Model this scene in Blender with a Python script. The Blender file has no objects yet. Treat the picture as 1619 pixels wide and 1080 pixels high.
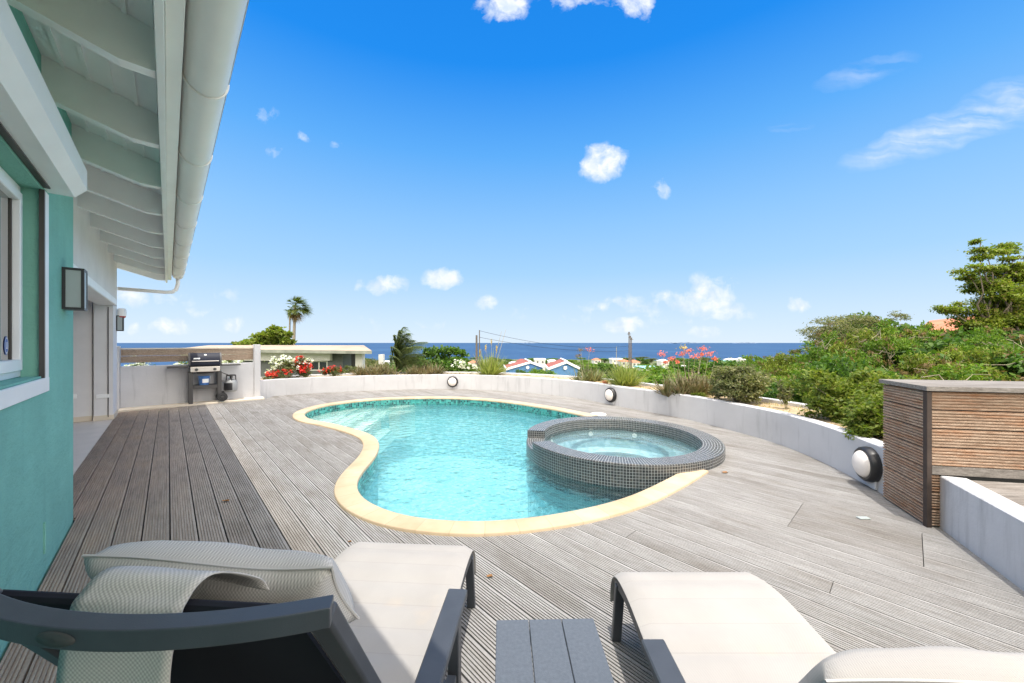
import bpy, math, random
from math import sin, cos, pi, radians, sqrt, atan2, tan
from mathutils import Vector, Matrix
from mathutils.geometry import tessellate_polygon

# ------------------------------------------------------------------ camera, light
S = bpy.context.scene
F = 585.0; CX = 809.5; CY = 542.0; CH = 1.4
cam_d = bpy.data.cameras.new('camera'); cam = bpy.data.objects.new('camera', cam_d)
S.collection.objects.link(cam); S.camera = cam
cam.location = (0, 0, CH); cam.rotation_euler = (radians(90), 0, 0)
cam_d.sensor_width = 36; cam_d.lens = F / 1619 * 36
cam_d.shift_y = 2 / 1619; cam_d.clip_start = 0.05; cam_d.clip_end = 200000

SUN_EL = radians(79); SUN_V = Vector((0.02, -0.19, 1.0)).normalized()
SUN_AZ = atan2(SUN_V.x, SUN_V.y)
W = bpy.data.worlds.new('World'); S.world = W; W.use_nodes = True
sl = bpy.data.lights.new('sun', 'SUN'); sl.energy = 2.75; sl.angle = radians(0.5); sl.color = (1.0, 0.955, 0.89)
so = bpy.data.objects.new('sun', sl); S.collection.objects.link(so)
so.rotation_euler = SUN_V.to_track_quat('Z', 'Y').to_euler()
S.view_settings.view_transform = 'Standard'; S.view_settings.look = 'None'
S.view_settings.exposure = 0.55; S.view_settings.gamma = 1.0
S.cycles.max_bounces = 10; S.cycles.transparent_max_bounces = 16
S.cycles.diffuse_bounces = 4

# ------------------------------------------------------------------ world: sky and clouds by direction
SKY_S = 0.085
def world_nodes():
    nt = W.node_tree; N = nt.nodes; L = nt.links; N.clear()
    out = N.new('ShaderNodeOutputWorld'); bg = N.new('ShaderNodeBackground')
    sky = N.new('ShaderNodeTexSky'); sky.sky_type = 'NISHITA'; sky.sun_disc = False
    sky.sun_elevation = SUN_EL; sky.sun_rotation = SUN_AZ
    sky.altitude = 100; sky.air_density = 1.0; sky.dust_density = 0.3; sky.ozone_density = 3.0
    tc = N.new('ShaderNodeTexCoord')
    sep = N.new('ShaderNodeSeparateXYZ'); L.new(tc.outputs['Generated'], sep.inputs[0])
    def m(op, a, b=None, clamp=False):
        n = N.new('ShaderNodeMath'); n.operation = op; n.use_clamp = clamp
        for i, v in enumerate((a, b)):
            if v is None: continue
            if isinstance(v, (int, float)): n.inputs[i].default_value = v
            else: L.new(v, n.inputs[i])
        return n.outputs[0]
    y = m('MAXIMUM', sep.outputs[1], 0.02)
    u = m('DIVIDE', sep.outputs[0], y); v = m('DIVIDE', sep.outputs[2], y)
    cmb0 = N.new('ShaderNodeCombineXYZ'); L.new(u, cmb0.inputs[0]); L.new(v, cmb0.inputs[1])
    wn_ = N.new('ShaderNodeTexNoise'); wn_.inputs['Scale'].default_value = 13; wn_.inputs['Detail'].default_value = 5; L.new(cmb0.outputs[0], wn_.inputs['Vector'])
    sc_ = N.new('ShaderNodeSeparateColor'); L.new(wn_.outputs['Color'], sc_.inputs[0])
    u = m('ADD', u, m('MULTIPLY', m('SUBTRACT', sc_.outputs[0], .5), .055)); v = m('ADD', v, m('MULTIPLY', m('SUBTRACT', sc_.outputs[1], .5), .045))
    cmb = N.new('ShaderNodeCombineXYZ'); L.new(u, cmb.inputs[0]); L.new(v, cmb.inputs[1])
    nz = N.new('ShaderNodeTexNoise'); nz.inputs['Scale'].default_value = 17; nz.inputs['Detail'].default_value = 7
    nz.inputs['Roughness'].default_value = 0.6
    L.new(cmb.outputs[0], nz.inputs['Vector'])
    nz2 = N.new('ShaderNodeTexNoise'); nz2.inputs['Scale'].default_value = 5; nz2.inputs['Detail'].default_value = 6
    mp = N.new('ShaderNodeMapping'); mp.inputs['Rotation'].default_value = (0, 0, radians(-17)); mp.inputs['Scale'].default_value = (1, 7, 1)
    L.new(cmb.outputs[0], mp.inputs[0]); L.new(mp.outputs[0], nz2.inputs['Vector'])
    puffs = [(952, 255, 36, 31, 1), (1049, 298, 17, 16, .6), (612, 449, 34, 19, .85), (700, 439, 32, 19, 1), (768, 481, 21, 15, .8),
             (990, 515, 34, 13, .8), (1120, 524, 32, 13, .7), (1268, 481, 20, 14, .7), (1122, 462, 46, 30, .85), (1030, 487, 50, 20, .5),
             (950, 488, 45, 14, .45), (1145, 490, 40, 20, .5), (265, 515, 36, 15, .75), (365, 512, 26, 14, .55), (214, 517, 13, 11, .7), (205, 474, 34, 17, .75),
             (272, 470, 40, 14, .45), (796, 8, 40, 30, .9), (905, 2, 55, 18, .6), (1003, 6, 36, 24, .8), (420, 181, 24, 12, .4),
             (482, 219, 15, 10, .5), (438, 238, 14, 10, .4), (535, 229, 9, 9, .4), (568, 450, 13, 13, .5), (360, 466, 18, 14, .35), (820, 500, 40, 10, .3), (585, 512, 30, 12, .3), (1075, 478, 60, 22, .6), (985, 478, 40, 16, .5), (1060, 505, 70, 10, .35), (1180, 500, 50, 10, .35), (900, 505, 50, 8, .3), (700, 512, 60, 7, .3), (480, 500, 50, 8, .3), (330, 490, 40, 12, .4), (1370, 512, 60, 9, .35), (835, 490, 28, 9, .35)]
    dens = None
    for (px, py, rx, ry, s) in puffs:
        uu = m('DIVIDE', m('SUBTRACT', u, (px - CX) / F), rx * 1.25 / F)
        vv = m('DIVIDE', m('SUBTRACT', v, (CY - py) / F), ry * 1.25 / F)
        r2 = m('ADD', m('MULTIPLY', uu, uu), m('MULTIPLY', vv, vv))
        d = m('MULTIPLY', m('SUBTRACT', 1.0, r2, True), s)
        dens = d if dens is None else m('MAXIMUM', dens, d)
    # cumulus: falloff carved by noise
    c = m('SUBTRACT', m('ADD', dens, m('MULTIPLY', nz.outputs[0], 2.1)), 1.32)
    cum = m('MULTIPLY', m('MULTIPLY', c, 1.6, True), m('MULTIPLY', dens, 2.2, True), True)
    # cirrus streaks
    def streak(px, py, ang, lx, ly, s):
        du = m('SUBTRACT', u, (px - CX) / F); dv = m('SUBTRACT', v, (CY - py) / F)
        ca, sa = cos(ang), sin(ang)
        a = m('DIVIDE', m('ADD', m('MULTIPLY', du, ca), m('MULTIPLY', dv, sa)), lx / F)
        b = m('DIVIDE', m('SUBTRACT', m('MULTIPLY', dv, ca), m('MULTIPLY', du, sa)), ly / F)
        r2 = m('ADD', m('MULTIPLY', a, a), m('MULTIPLY', b, b))
        return m('MULTIPLY', m('SUBTRACT', 1.0, r2, True), s)
    ci = streak(1500, 205, radians(19), 190, 34, 1.0)
    for a in ((1370, 112, radians(16), 90, 22, .45), (1252, 202, radians(5), 40, 9, .4), (1600, 165, radians(14), 110, 45, .8)):
        ci = m('MAXIMUM', ci, streak(*a))
    cir = m('MULTIPLY', m('MULTIPLY', ci, 1.5), m('MULTIPLY', m('SUBTRACT', nz2.outputs[0], 0.33, True), 2.6, True), True)
    cov = m('MAXIMUM', cum, m('MULTIPLY', cir, 0.5))
    cov = m('MULTIPLY', cov, m('GREATER_THAN', sep.outputs[2], 0.004))
    hs = N.new('ShaderNodeHueSaturation'); hs.inputs['Hue'].default_value = 0.50; hs.inputs['Saturation'].default_value = 1.1; hs.inputs['Value'].default_value = 1.0
    L.new(sky.outputs[0], hs.inputs['Color'])
    gr = N.new('ShaderNodeValToRGB'); L.new(m('MAXIMUM', sep.outputs[2], 0.0), gr.inputs[0]); e = gr.color_ramp.elements
    K = 1 / (SKY_S * 2 ** S.view_settings.exposure)
    st = [(0.0, (.76, .90, 1.05)), (.08, (.62, .82, 1.04)), (.18, (.42, .71, 1.04)), (.30, (.29, .61, 1.04)), (.45, (.12, .455, 1.02)), (.60, (.012, .285, .94)), (1.0, (.0, .16, .70))]
    while len(e) < len(st): e.new(.5)
    for i, (p_, c_) in enumerate(st): e[i].position = p_; e[i].color = (*[x * K * .1 for x in c_], 1)
    gs = N.new('ShaderNodeVectorMath'); gs.operation = 'SCALE'; L.new(gr.outputs[0], gs.inputs[0]); gs.inputs['Scale'].default_value = 10.0
    mg = N.new('ShaderNodeMix'); mg.data_type = 'RGBA'; mg.inputs['Factor'].default_value = .93
    L.new(hs.outputs[0], mg.inputs['A']); L.new(gs.outputs[0], mg.inputs['B'])
    # cloud colour: white with soft grey-blue undersides
    nz3 = N.new('ShaderNodeTexNoise'); nz3.inputs['Scale'].default_value = 26; nz3.inputs['Detail'].default_value = 3
    L.new(cmb.outputs[0], nz3.inputs['Vector'])
    cr = N.new('ShaderNodeValToRGB'); L.new(nz3.outputs[0], cr.inputs[0])
    cr.color_ramp.elements[0].position = .3; cr.color_ramp.elements[0].color = (5.9, 6.9, 8.2, 1)
    cr.color_ramp.elements[1].position = .6; cr.color_ramp.elements[1].color = (8.2, 8.5, 8.9, 1)
    nb_ = N.new('ShaderNodeTexNoise'); nb_.inputs['Scale'].default_value = 2.2; nb_.inputs['Detail'].default_value = 6; L.new(tc.outputs['Generated'], nb_.inputs['Vector'])
    back = m('MAXIMUM', m('MULTIPLY', m('SUBTRACT', -0.02, sep.outputs[1]), 5.0, True), m('MULTIPLY', m('SUBTRACT', sep.outputs[2], 0.80), 7.0, True))  # bright cloud added behind and overhead, out of view, to lift the shade
    bk_ = m('MULTIPLY', back, m('MULTIPLY', m('SUBTRACT', nb_.outputs[0], 0.30), 5.0, True), True)
    bk_ = m('MULTIPLY', bk_, m('MULTIPLY', sep.outputs[2], 12.0, True))
    mb_ = N.new('ShaderNodeMix'); mb_.data_type = 'RGBA'; L.new(bk_, mb_.inputs['Factor']); L.new(mg.outputs['Result'], mb_.inputs['A']); mb_.inputs['B'].default_value = (34.0, 31.5, 28.5, 1)
    mix = N.new('ShaderNodeMix'); mix.data_type = 'RGBA'
    L.new(cov, mix.inputs['Factor']); L.new(mb_.outputs['Result'], mix.inputs['A']); L.new(cr.outputs[0], mix.inputs['B'])
    L.new(mix.outputs['Result'], bg.inputs['Color']); bg.inputs['Strength'].default_value = SKY_S
    L.new(bg.outputs[0], out.inputs[0])
world_nodes()

# ------------------------------------------------------------------ helpers
R = random.Random(7)
PH = atan2(CX - 266, F)                     # house direction
DS = Vector((-sin(PH), cos(PH), 0)); DP = Vector((cos(PH), sin(PH), 0))
def P(p, s, z=0.0): return DP * p + DS * s + Vector((0, 0, z))
def g(px, py, z=0.0):                       # point of a horizontal plane seen at a pixel of the photograph
    Y = F * (CH - z) / (py - CY); return Vector(((px - CX) / F * Y, Y, z))
def at(px, py, Y): return Vector(((px - CX) / F * Y, Y, CH - (py - CY) / F * Y))

class MB:
    def __init__(s): s.v = []; s.f = []; s.uv = []; s.mi = []; s.at = []; s.smooth = False; s.use_uv = False; s.m = 0; s.a = 0.0
    def face(s, pts, uv=None):
        b = len(s.v); s.v += [Vector(p) for p in pts]; s.f.append(tuple(range(b, b + len(pts))))
        s.uv.append(uv or [(0, 0)] * len(pts)); s.mi.append(s.m); s.at.append(s.a)
        if uv: s.use_uv = True
    def idx(s, vs, fs, uvs=None):
        b = len(s.v); s.v += [Vector(p) for p in vs]
        for i, f in enumerate(fs):
            s.f.append(tuple(b + k for k in f)); s.uv.append(uvs[i] if uvs else [(0, 0)] * len(f)); s.mi.append(s.m); s.at.append(s.a)
        if uvs: s.use_uv = True
    def box(s, c, sz, ax=None, bev=0.0):
        c = Vector(c); hx, hy, hz = sz[0] / 2, sz[1] / 2, sz[2] / 2
        X, Y, Z = ax or (Vector((1, 0, 0)), Vector((0, 1, 0)), Vector((0, 0, 1)))
        if bev <= 0:
            vs = [c + X * (hx * i) + Y * (hy * j) + Z * (hz * k) for i in (-1, 1) for j in (-1, 1) for k in (-1, 1)]
            s.idx(vs, [(0, 1, 3, 2), (4, 6, 7, 5), (0, 4, 5, 1), (2, 3, 7, 6), (0, 2, 6, 4), (1, 5, 7, 3)])
            return
        b = min(bev, hx * .95, hy * .95, hz * .95); vs = []; ix = {}
        for i in (-1, 1):
            for j in (-1, 1):
                for k in (-1, 1):
                    for t in range(3):
                        d = [hx - b, hy - b, hz - b]; d[t] += b
                        ix[(i, j, k, t)] = len(vs); vs.append(c + X * (d[0] * i) + Y * (d[1] * j) + Z * (d[2] * k))
        fs = []
        for a in (-1, 1):
            fs.append([ix[(a, j, k, 0)] for j, k in ((-1, -1), (1, -1), (1, 1), (-1, 1))][::a])
            fs.append([ix[(i, a, k, 1)] for i, k in ((-1, -1), (-1, 1), (1, 1), (1, -1))][::a])
            fs.append([ix[(i, j, a, 2)] for i, j in ((-1, -1), (1, -1), (1, 1), (-1, 1))][::a])
        for a in (-1, 1):
            for b_ in (-1, 1):
                q = [ix[(a, b_, -1, 0)], ix[(a, b_, 1, 0)], ix[(a, b_, 1, 1)], ix[(a, b_, -1, 1)]]; fs.append(q if a * b_ < 0 else q[::-1])
                q = [ix[(a, -1, b_, 0)], ix[(a, 1, b_, 0)], ix[(a, 1, b_, 2)], ix[(a, -1, b_, 2)]]; fs.append(q if a * b_ > 0 else q[::-1])
                q = [ix[(-1, a, b_, 1)], ix[(1, a, b_, 1)], ix[(1, a, b_, 2)], ix[(-1, a, b_, 2)]]; fs.append(q if a * b_ < 0 else q[::-1])
                for c_ in (-1, 1):
                    q = [ix[(a, b_, c_, 0)], ix[(a, b_, c_, 1)], ix[(a, b_, c_, 2)]]; fs.append(q if a * b_ * c_ > 0 else q[::-1])
        s.idx(vs, fs)
    def pbox(s, p0, p1, s0, s1, z0, z1, bev=0.0):      # box in the house frame
        s.box(P((p0 + p1) / 2, (s0 + s1) / 2, (z0 + z1) / 2), (abs(p1 - p0), abs(s1 - s0), abs(z1 - z0)), (DP, DS, Vector((0, 0, 1))), bev)
    def bar(s, a, b, w, h, up=Vector((0, 0, 1)), bev=0.0):
        a, b = Vector(a), Vector(b); d = b - a; Lg = d.length; d = d.normalized()
        x = d.cross(up)
        if x.length < 1e-4: x = Vector((1, 0, 0))
        x.normalize(); z = x.cross(d)
        s.box((a + b) / 2, (w, Lg, h), (x, d, z), bev)
    def tube(s, pts, r, n=8, caps=True):
        pts = [Vector(p) for p in pts]; rs = r if isinstance(r, (list, tuple)) else [r] * len(pts)
        b = len(s.v); up = None; rings = []
        for i, p in enumerate(pts):
            d = (pts[min(i + 1, len(pts) - 1)] - pts[max(i - 1, 0)]).normalized()
            if up is None:
                up = Vector((0, 0, 1)) if abs(d.z) < .9 else Vector((1, 0, 0))
            x = d.cross(up)
            if x.length < 1e-5: x = d.orthogonal()
            x.normalize(); yv = x.cross(d); up = yv
            rings.append([p + (x * cos(2 * pi * k / n) + yv * sin(2 * pi * k / n)) * rs[i] for k in range(n)])
        vs = [v for rg in rings for v in rg]; fs = []
        for i in range(len(pts) - 1):
            for k in range(n):
                fs.append((i * n + k, i * n + (k + 1) % n, (i + 1) * n + (k + 1) % n, (i + 1) * n + k))
        if caps: fs.append(tuple(range(n - 1, -1, -1))); fs.append(tuple((len(pts) - 1) * n + k for k in range(n)))
        s.idx(vs, fs)
    def lathe(s, prof, c=(0, 0, 0), ax=None, n=32, a0=0.0, a1=2 * pi):   # prof: (r, h)
        c = Vector(c); X, Y, Z = ax or (Vector((1, 0, 0)), Vector((0, 1, 0)), Vector((0, 0, 1)))
        full = abs(a1 - a0 - 2 * pi) < 1e-6; m = n if full else n + 1; vs = []
        for (r, h) in prof:
            for k in range(m):
                a = a0 + (a1 - a0) * k / n; vs.append(c + (X * cos(a) + Y * sin(a)) * r + Z * h)
        fs = []
        for i in range(len(prof) - 1):
            for k in range(n):
                k2 = (k + 1) % m; fs.append((i * m + k, i * m + k2, (i + 1) * m + k2, (i + 1) * m + k))
        s.idx(vs, fs)
    def prism(s, poly, z0, z1, top=True, bottom=True):
        n = len(poly); vs = [Vector((p[0], p[1], z0)) for p in poly] + [Vector((p[0], p[1], z1)) for p in poly]
        fs = [(i, (i + 1) % n, n + (i + 1) % n, n + i) for i in range(n)]
        tr = tessellate_polygon([[Vector((p[0], p[1], 0)) for p in poly]])
        for t in tr:
            a, b_, c_ = (poly[i] for i in t)
            ccw = (b_[0] - a[0]) * (c_[1] - a[1]) - (b_[1] - a[1]) * (c_[0] - a[0]) > 0
            t = t if ccw else t[::-1]
            if top: fs.append(tuple(n + i for i in t))
            if bottom: fs.append(tuple(t[::-1]))
        s.idx(vs, fs)
    def extrude_path(s, path, w, h, zc=0.0): pass

def root_of(o):
    while o.parent: o = o.parent
    return o
def build(name, mb, mats, parent=None, local=False, smooth=False, base=None, merge=False):
    me = bpy.data.meshes.new(name)
    if not isinstance(mats, (list, tuple)): mats = [mats]
    if parent is None:
        if base is None:
            xs = [v.x for v in mb.v]; ys = [v.y for v in mb.v]; zs = [v.z for v in mb.v]
            base = Vector(((min(xs) + max(xs)) / 2, (min(ys) + max(ys)) / 2, min(zs)))
        off = Vector(base)
    else: off = Vector((0, 0, 0)) if local else root_of(parent).location
    me.from_pydata([tuple(v - off) for v in mb.v], [], mb.f)
    for m in mats: me.materials.append(m)
    me.polygons.foreach_set('material_index', mb.mi)
    if mb.use_uv:
        ul = me.uv_layers.new(name='UVMap'); flat = []
        for u in mb.uv:
            for a in u: flat += [a[0], a[1]]
        ul.data.foreach_set('uv', flat)
    if any(mb.at):
        at_ = me.attributes.new('rnd', 'FLOAT', 'FACE'); at_.data.foreach_set('value', mb.at)
    me.validate(); me.update()
    if merge or smooth:
        import bmesh
        bm = bmesh.new(); bm.from_mesh(me)
        if merge: bmesh.ops.remove_doubles(bm, verts=bm.verts, dist=1e-5)
        if smooth: 
            for f in bm.faces: f.smooth = True
        bm.to_mesh(me); bm.free()
        if smooth and smooth is not True: me.set_sharp_from_angle(angle=smooth)
    o = bpy.data.objects.new(name, me); S.collection.objects.link(o)
    if parent is None: o.location = off
    else: o.parent = parent
    return o
def thing(name, label, cat, loc=(0, 0, 0), rz=0.0, group=None):
    o = bpy.data.objects.new(name, None); o.empty_display_size = .1; S.collection.objects.link(o)
    o.location = loc; o.rotation_euler = (0, 0, rz); o['label'] = label; o['category'] = cat
    if group: o['group'] = group
    return o
def tag(o, label, cat, group=None, kind=None):
    o['label'] = label; o['category'] = cat
    if group: o['group'] = group
    if kind: o['kind'] = kind
    return o
def struct(o, label=None):
    o['kind'] = 'structure'
    if label: o['label'] = label
    return o
def dup(root, loc, rz=0.0, sc=1.0, label=None, group=None):
    def cp(o, par):
        c = o.copy(); S.collection.objects.link(c); c.parent = par
        for ch in list(o.children): cp(ch, c)
        return c
    r = cp(root, None); r.location = loc; r.rotation_euler = (0, 0, rz)
    r.scale = (sc, sc, sc) if isinstance(sc, (int, float)) else sc
    if label: r['label'] = label
    if group: r['group'] = group
    return r

# ------------------------------------------------------------------ materials
class Mat:
    def __init__(s, name, rough=.6, col=(.5, .5, .5), metal=0.0, spec=.5):
        s.m = bpy.data.materials.new(name); s.m.use_nodes = True; s.N = s.m.node_tree.nodes; s.L = s.m.node_tree.links
        s.b = s.N['Principled BSDF']; s.out = s.N['Material Output']
        s.b.inputs['Roughness'].default_value = rough; s.b.inputs['Base Color'].default_value = (*col, 1)
        s.b.inputs['Metallic'].default_value = metal; s.b.inputs['Specular IOR Level'].default_value = spec
    def n(s, t, **k):
        x = s.N.new('ShaderNode' + t)
        for a, b in k.items():
            if a in x.inputs.keys() if isinstance(a, str) else False: pass
            setattr(x, a, b)
        return x
    def coord(s, kind='Object', scale=(1, 1, 1), rot=(0, 0, 0)):
        tc = s.n('TexCoord'); mp = s.n('Mapping'); s.L.new(tc.outputs[kind], mp.inputs[0])
        mp.inputs['Scale'].default_value = scale; mp.inputs['Rotation'].default_value = rot
        return mp.outputs[0]
    def noise(s, vec, sc, det=4, rough=.55):
        x = s.n('TexNoise'); s.L.new(vec, x.inputs['Vector']); x.inputs['Scale'].default_value = sc
        x.inputs['Detail'].default_value = det; x.inputs['Roughness'].default_value = rough; return x.outputs[0]
    def ramp(s, fac, stops):
        x = s.n('ValToRGB'); s.L.new(fac, x.inputs[0]); e = x.color_ramp.elements
        while len(e) < len(stops): e.new(.5)
        for i, (p, c) in enumerate(stops): e[i].position = p; e[i].color = (*c, 1) if len(c) == 3 else c
        return x.outputs[0]
    def mix(s, f, a, b, mode='MIX'):
        x = s.n('Mix'); x.data_type = 'RGBA'; x.blend_type = mode
        for k, v in (('Factor', f), ('A', a), ('B', b)):
            if isinstance(v, (int, float)): x.inputs[k].default_value = v if k == 'Factor' else (v, v, v, 1)
            elif isinstance(v, tuple): x.inputs[k].default_value = (*v, 1)
            else: s.L.new(v, x.inputs[k])
        return x.outputs['Result']
    def math(s, op, a, b=None, c=None, clamp=False):
        x = s.n('Math'); x.operation = op; x.use_clamp = clamp
        for i, v in enumerate((a, b, c)):
            if v is None: continue
            if isinstance(v, (int, float)): x.inputs[i].default_value = v
            else: s.L.new(v, x.inputs[i])
        return x.outputs[0]
    def attr(s, name):
        x = s.n('Attribute'); x.attribute_name = name; return x.outputs['Fac']
    def base(s, c): s.L.new(c, s.b.inputs['Base Color']); return s
    def rough(s, c): s.L.new(c, s.b.inputs['Roughness']); return s
    def bump(s, h, strength=.3, dist=.01):
        x = s.n('Bump'); s.L.new(h, x.inputs['Height']); x.inputs['Strength'].default_value = strength
        x.inputs['Distance'].default_value = dist; s.L.new(x.outputs[0], s.b.inputs['Normal']); return s

def plain(name, col, rough=.5, metal=0.0, var=.12, sc=3.0, bump=0.0, bsc=60, spec=.5):
    m = Mat(name, rough, col, metal, spec); v = m.coord()
    f = m.noise(v, sc, 5)
    m.base(m.ramp(f, [(.3, tuple(c * (1 - var) for c in col)), (.7, tuple(min(1, c * (1 + var)) for c in col))]))
    if bump: m.bump(m.noise(v, bsc, 4), bump, .004)
    return m.m
def leaf_mat(name, cols, rough=.55, trans=.35):
    m = Mat(name, rough, cols[0], spec=.3)
    ge = m.n('NewGeometry'); k = len(cols)
    oi = m.n('ObjectInfo')
    r = m.math('FRACT', m.math('ADD', ge.outputs['Random Per Island'], m.math('MULTIPLY', oi.outputs['Random'], .23)))
    c = m.ramp(r, [(i / max(1, k - 1), cols[i]) for i in range(k)])
    nz = m.noise(m.coord(), .9, 3)
    c = m.mix(1.0, c, m.ramp(nz, [(.3, (.58, .63, .55)), (.7, (1.28, 1.2, 1.0))]) if rough < .58 else (1.0, 1.0, 1.0), 'MULTIPLY')
    m.base(c)
    tr = m.n('BsdfTranslucent'); m.L.new(m.mix(1.0, c, (1.3, 1.5, .6), 'MULTIPLY'), tr.inputs[0])
    ms = m.n('MixShader'); ms.inputs[0].default_value = trans
    m.L.new(m.b.outputs[0], ms.inputs[1]); m.L.new(tr.outputs[0], ms.inputs[2]); m.L.new(ms.outputs[0], m.out.inputs[0])
    return m.m

def deck_mat(name='deck_wood', swap=False, cols=None, rust=0.0):
    m = Mat(name, .85, (.4, .38, .35), spec=.2)
    v = m.coord('Object', (1, 1, 1)); a = m.attr('rnd')
    cb = m.n('CombineXYZ'); m.L.new(m.math('MULTIPLY', a, 37.0), cb.inputs[2])
    ad = m.n('VectorMath'); ad.operation = 'ADD'; m.L.new(v, ad.inputs[0]); m.L.new(cb.outputs[0], ad.inputs[1])
    def st(sc):
        mp = m.n('Mapping'); m.L.new(ad.outputs[0], mp.inputs[0]); mp.inputs['Scale'].default_value = sc; return mp.outputs[0]
    fine = m.noise(st((95, 3.5, 8) if not swap else (3.0, 70, 70)), 1.0, 7, .7)
    blot = m.noise(st((2.5, 1.1, 1) if not swap else (1.6, 3, 3)), 1.6, 6, .6)
    grit = m.noise(st((30, 30, 30)), 3.0, 4, .7)
    cols = cols or [(.19, .177, .161), (.28, .268, .252), (.35, .34, .325), (.41, .402, .387)]
    c = m.ramp(fine, [(.25, cols[0]), (.42, cols[1]), (.6, cols[2]), (.8, cols[3])])
    c = m.mix(.75, c, m.ramp(a, [(0, (.86, .84, .82)), (.5, (1, 1, 1)), (1, (1.12, 1.12, 1.12))]), 'MULTIPLY')
    c = m.mix(.75, c, m.ramp(blot, [(.28, (.72, .68, .63)), (.5, (1, 1, 1)), (.7, (1.15, 1.15, 1.15))]), 'MULTIPLY')
    c = m.mix(.6, c, m.ramp(grit, [(.35, (.8, .8, .8)), (.6, (1.1, 1.1, 1.1))]), 'MULTIPLY')
    if rust:
        rn = m.noise(st((1.2, 1, 9)), 2.2, 6, .7)
        c = m.mix(m.math('MULTIPLY', m.ramp(rn, [(.46, (0, 0, 0)), (.66, (1, 1, 1))]), rust), c, (.30, .115, .035))
    if not swap:   # boards next to the house are browner
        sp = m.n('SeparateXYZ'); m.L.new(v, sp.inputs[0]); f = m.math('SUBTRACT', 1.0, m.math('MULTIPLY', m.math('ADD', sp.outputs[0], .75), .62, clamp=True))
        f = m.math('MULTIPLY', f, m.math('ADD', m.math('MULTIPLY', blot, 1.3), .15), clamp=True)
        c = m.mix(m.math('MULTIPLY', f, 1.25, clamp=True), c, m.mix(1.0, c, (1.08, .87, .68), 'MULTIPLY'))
    m.base(c); m.bump(fine, .25, .002); return m.m

M = {}
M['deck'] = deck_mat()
M['slat'] = deck_mat('slat_wood', True, [(.19, .125, .085), (.30, .21, .15), (.41, .31, .23), (.53, .43, .34)], .55)
M['slat_grey'] = deck_mat('slat_wood_grey', True, [(.16, .12, .09), (.30, .235, .18), (.44, .36, .28), (.55, .47, .38)], .2)
M['bench'] = deck_mat('cap_wood', True, [(.10, .088, .076), (.17, .155, .14), (.25, .23, .21), (.34, .32, .295)])
def wall_paint(name, col, stain=.0, sc=1.0, bump=.15):
    m = Mat(name, .85, col, spec=.2); v = m.coord()
    f = m.noise(v, 1.3 * sc, 6, .6)
    c = m.ramp(f, [(.3, tuple(x * .9 for x in col)), (.7, tuple(min(1, x * 1.06) for x in col))])
    if stain:
        v2 = m.coord('Object', (5, 5, .5)); d = m.noise(v2, 1.4, 5, .65)
        c = m.mix(m.math('MULTIPLY', m.ramp(d, [(.54, (0, 0, 0)), (.70, (1, 1, 1))]), stain), c, tuple(x * .55 for x in col))
    m.base(c); m.bump(m.math('ADD', m.noise(m.coord(), 45, 5, .65), m.math('MULTIPLY', m.noise(m.coord('Object', (1, 1, 2.2)), 6, 4, .6), 2.0)), bump, .008); return m.m
M['green'] = wall_paint('green_stucco', (.22, .49, .40), .14, sc=2.2, bump=.6)
M['white'] = wall_paint('white_render', (.76, .75, .74), .0)
M['wallw'] = wall_paint('garden_wall_paint', (.53, .53, .54), .5)
M['cream'] = wall_paint('cream_plinth', (.70, .62, .50), .1)
M['paint'] = plain('white_gloss_paint', (.88, .885, .865), .35, var=.04)
M['pvc'] = plain('gutter_pvc', (.84, .82, .78), .4, var=.06, sc=1.5)
M['rail'] = plain('dark_bronze_rail', (.05, .045, .04), .4, var=.1)
M['tile'] = plain('floor_tile', (.72, .66, .58), .35, var=.07)
M['anth'] = plain('anthracite_metal', (.058, .064, .074), .42, var=.1, sc=14, bump=.08, bsc=400)
M['tabl'] = plain('table_slat_board', (.10, .115, .135), .55, var=.14, sc=90, bump=.15, bsc=250)
M['black'] = plain('black_plastic', (.02, .02, .022), .4)
M['blackm'] = plain('black_enamel', (.008, .011, .025), .5, spec=.25)
M['steel'] = plain('brushed_steel', (.62, .58, .53), .3, .85)
M['greym'] = plain('grey_metal', (.075, .072, .07), .5, .2)
M['rubber'] = plain('rubber', (.025, .025, .025), .7)
M['frost'] = plain('frosted_glass', (.36, .40, .39), .35, var=.05)
M['opal'] = plain('opal_diffuser', (.80, .74, .68), .3, var=.06)
M['stone'] = plain('stone', (.4, .38, .35), .8, var=.2)
M['blue'] = plain('blue_plastic', (.05, .16, .42), .4, var=.3, sc=20)
M['red'] = plain('red_lens', (.45, .03, .03), .3)
M['sticker'] = plain('blue_sticker', (.03, .12, .45), .4)
M['soil'] = plain('bed_soil', (.40, .30, .18), .95, var=.3, sc=6, bump=.8, bsc=30)
M['bark'] = plain('bark', (.17, .135, .10), .9, var=.3, sc=8, bump=.6, bsc=20)
M['palmbark'] = plain('palm_bark', (.27, .23, .185), .9, var=.2, sc=5)
M['terra'] = plain('terracotta', (.45, .17, .08), .8)
M['roofred'] = plain('red_roof', (.25, .075, .055), .8, var=.2, sc=1.2)
M['rooforange'] = plain('orange_tile_roof', (.46, .16, .085), .8, var=.2, sc=1.5)
M['roofflat'] = plain('flat_roof', (.36, .28, .21), .9, var=.2, sc=.6)
M['fasciag'] = plain('weathered_fascia', (.22, .23, .19), .8, var=.3, sc=2)
M['housegrey'] = plain('grey_wall', (.13, .135, .13), .8, var=.1)
M['housewhite'] = plain('house_white', (.70, .68, .63), .8, var=.06)
M['houseblue'] = plain('house_blue', (.12, .27, .52), .8, var=.08)
M['roofw'] = plain('white_roof', (.8, .8, .78), .7, var=.06)
M['teal'] = plain('teal_roof', (.25, .5, .48), .7)

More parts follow.
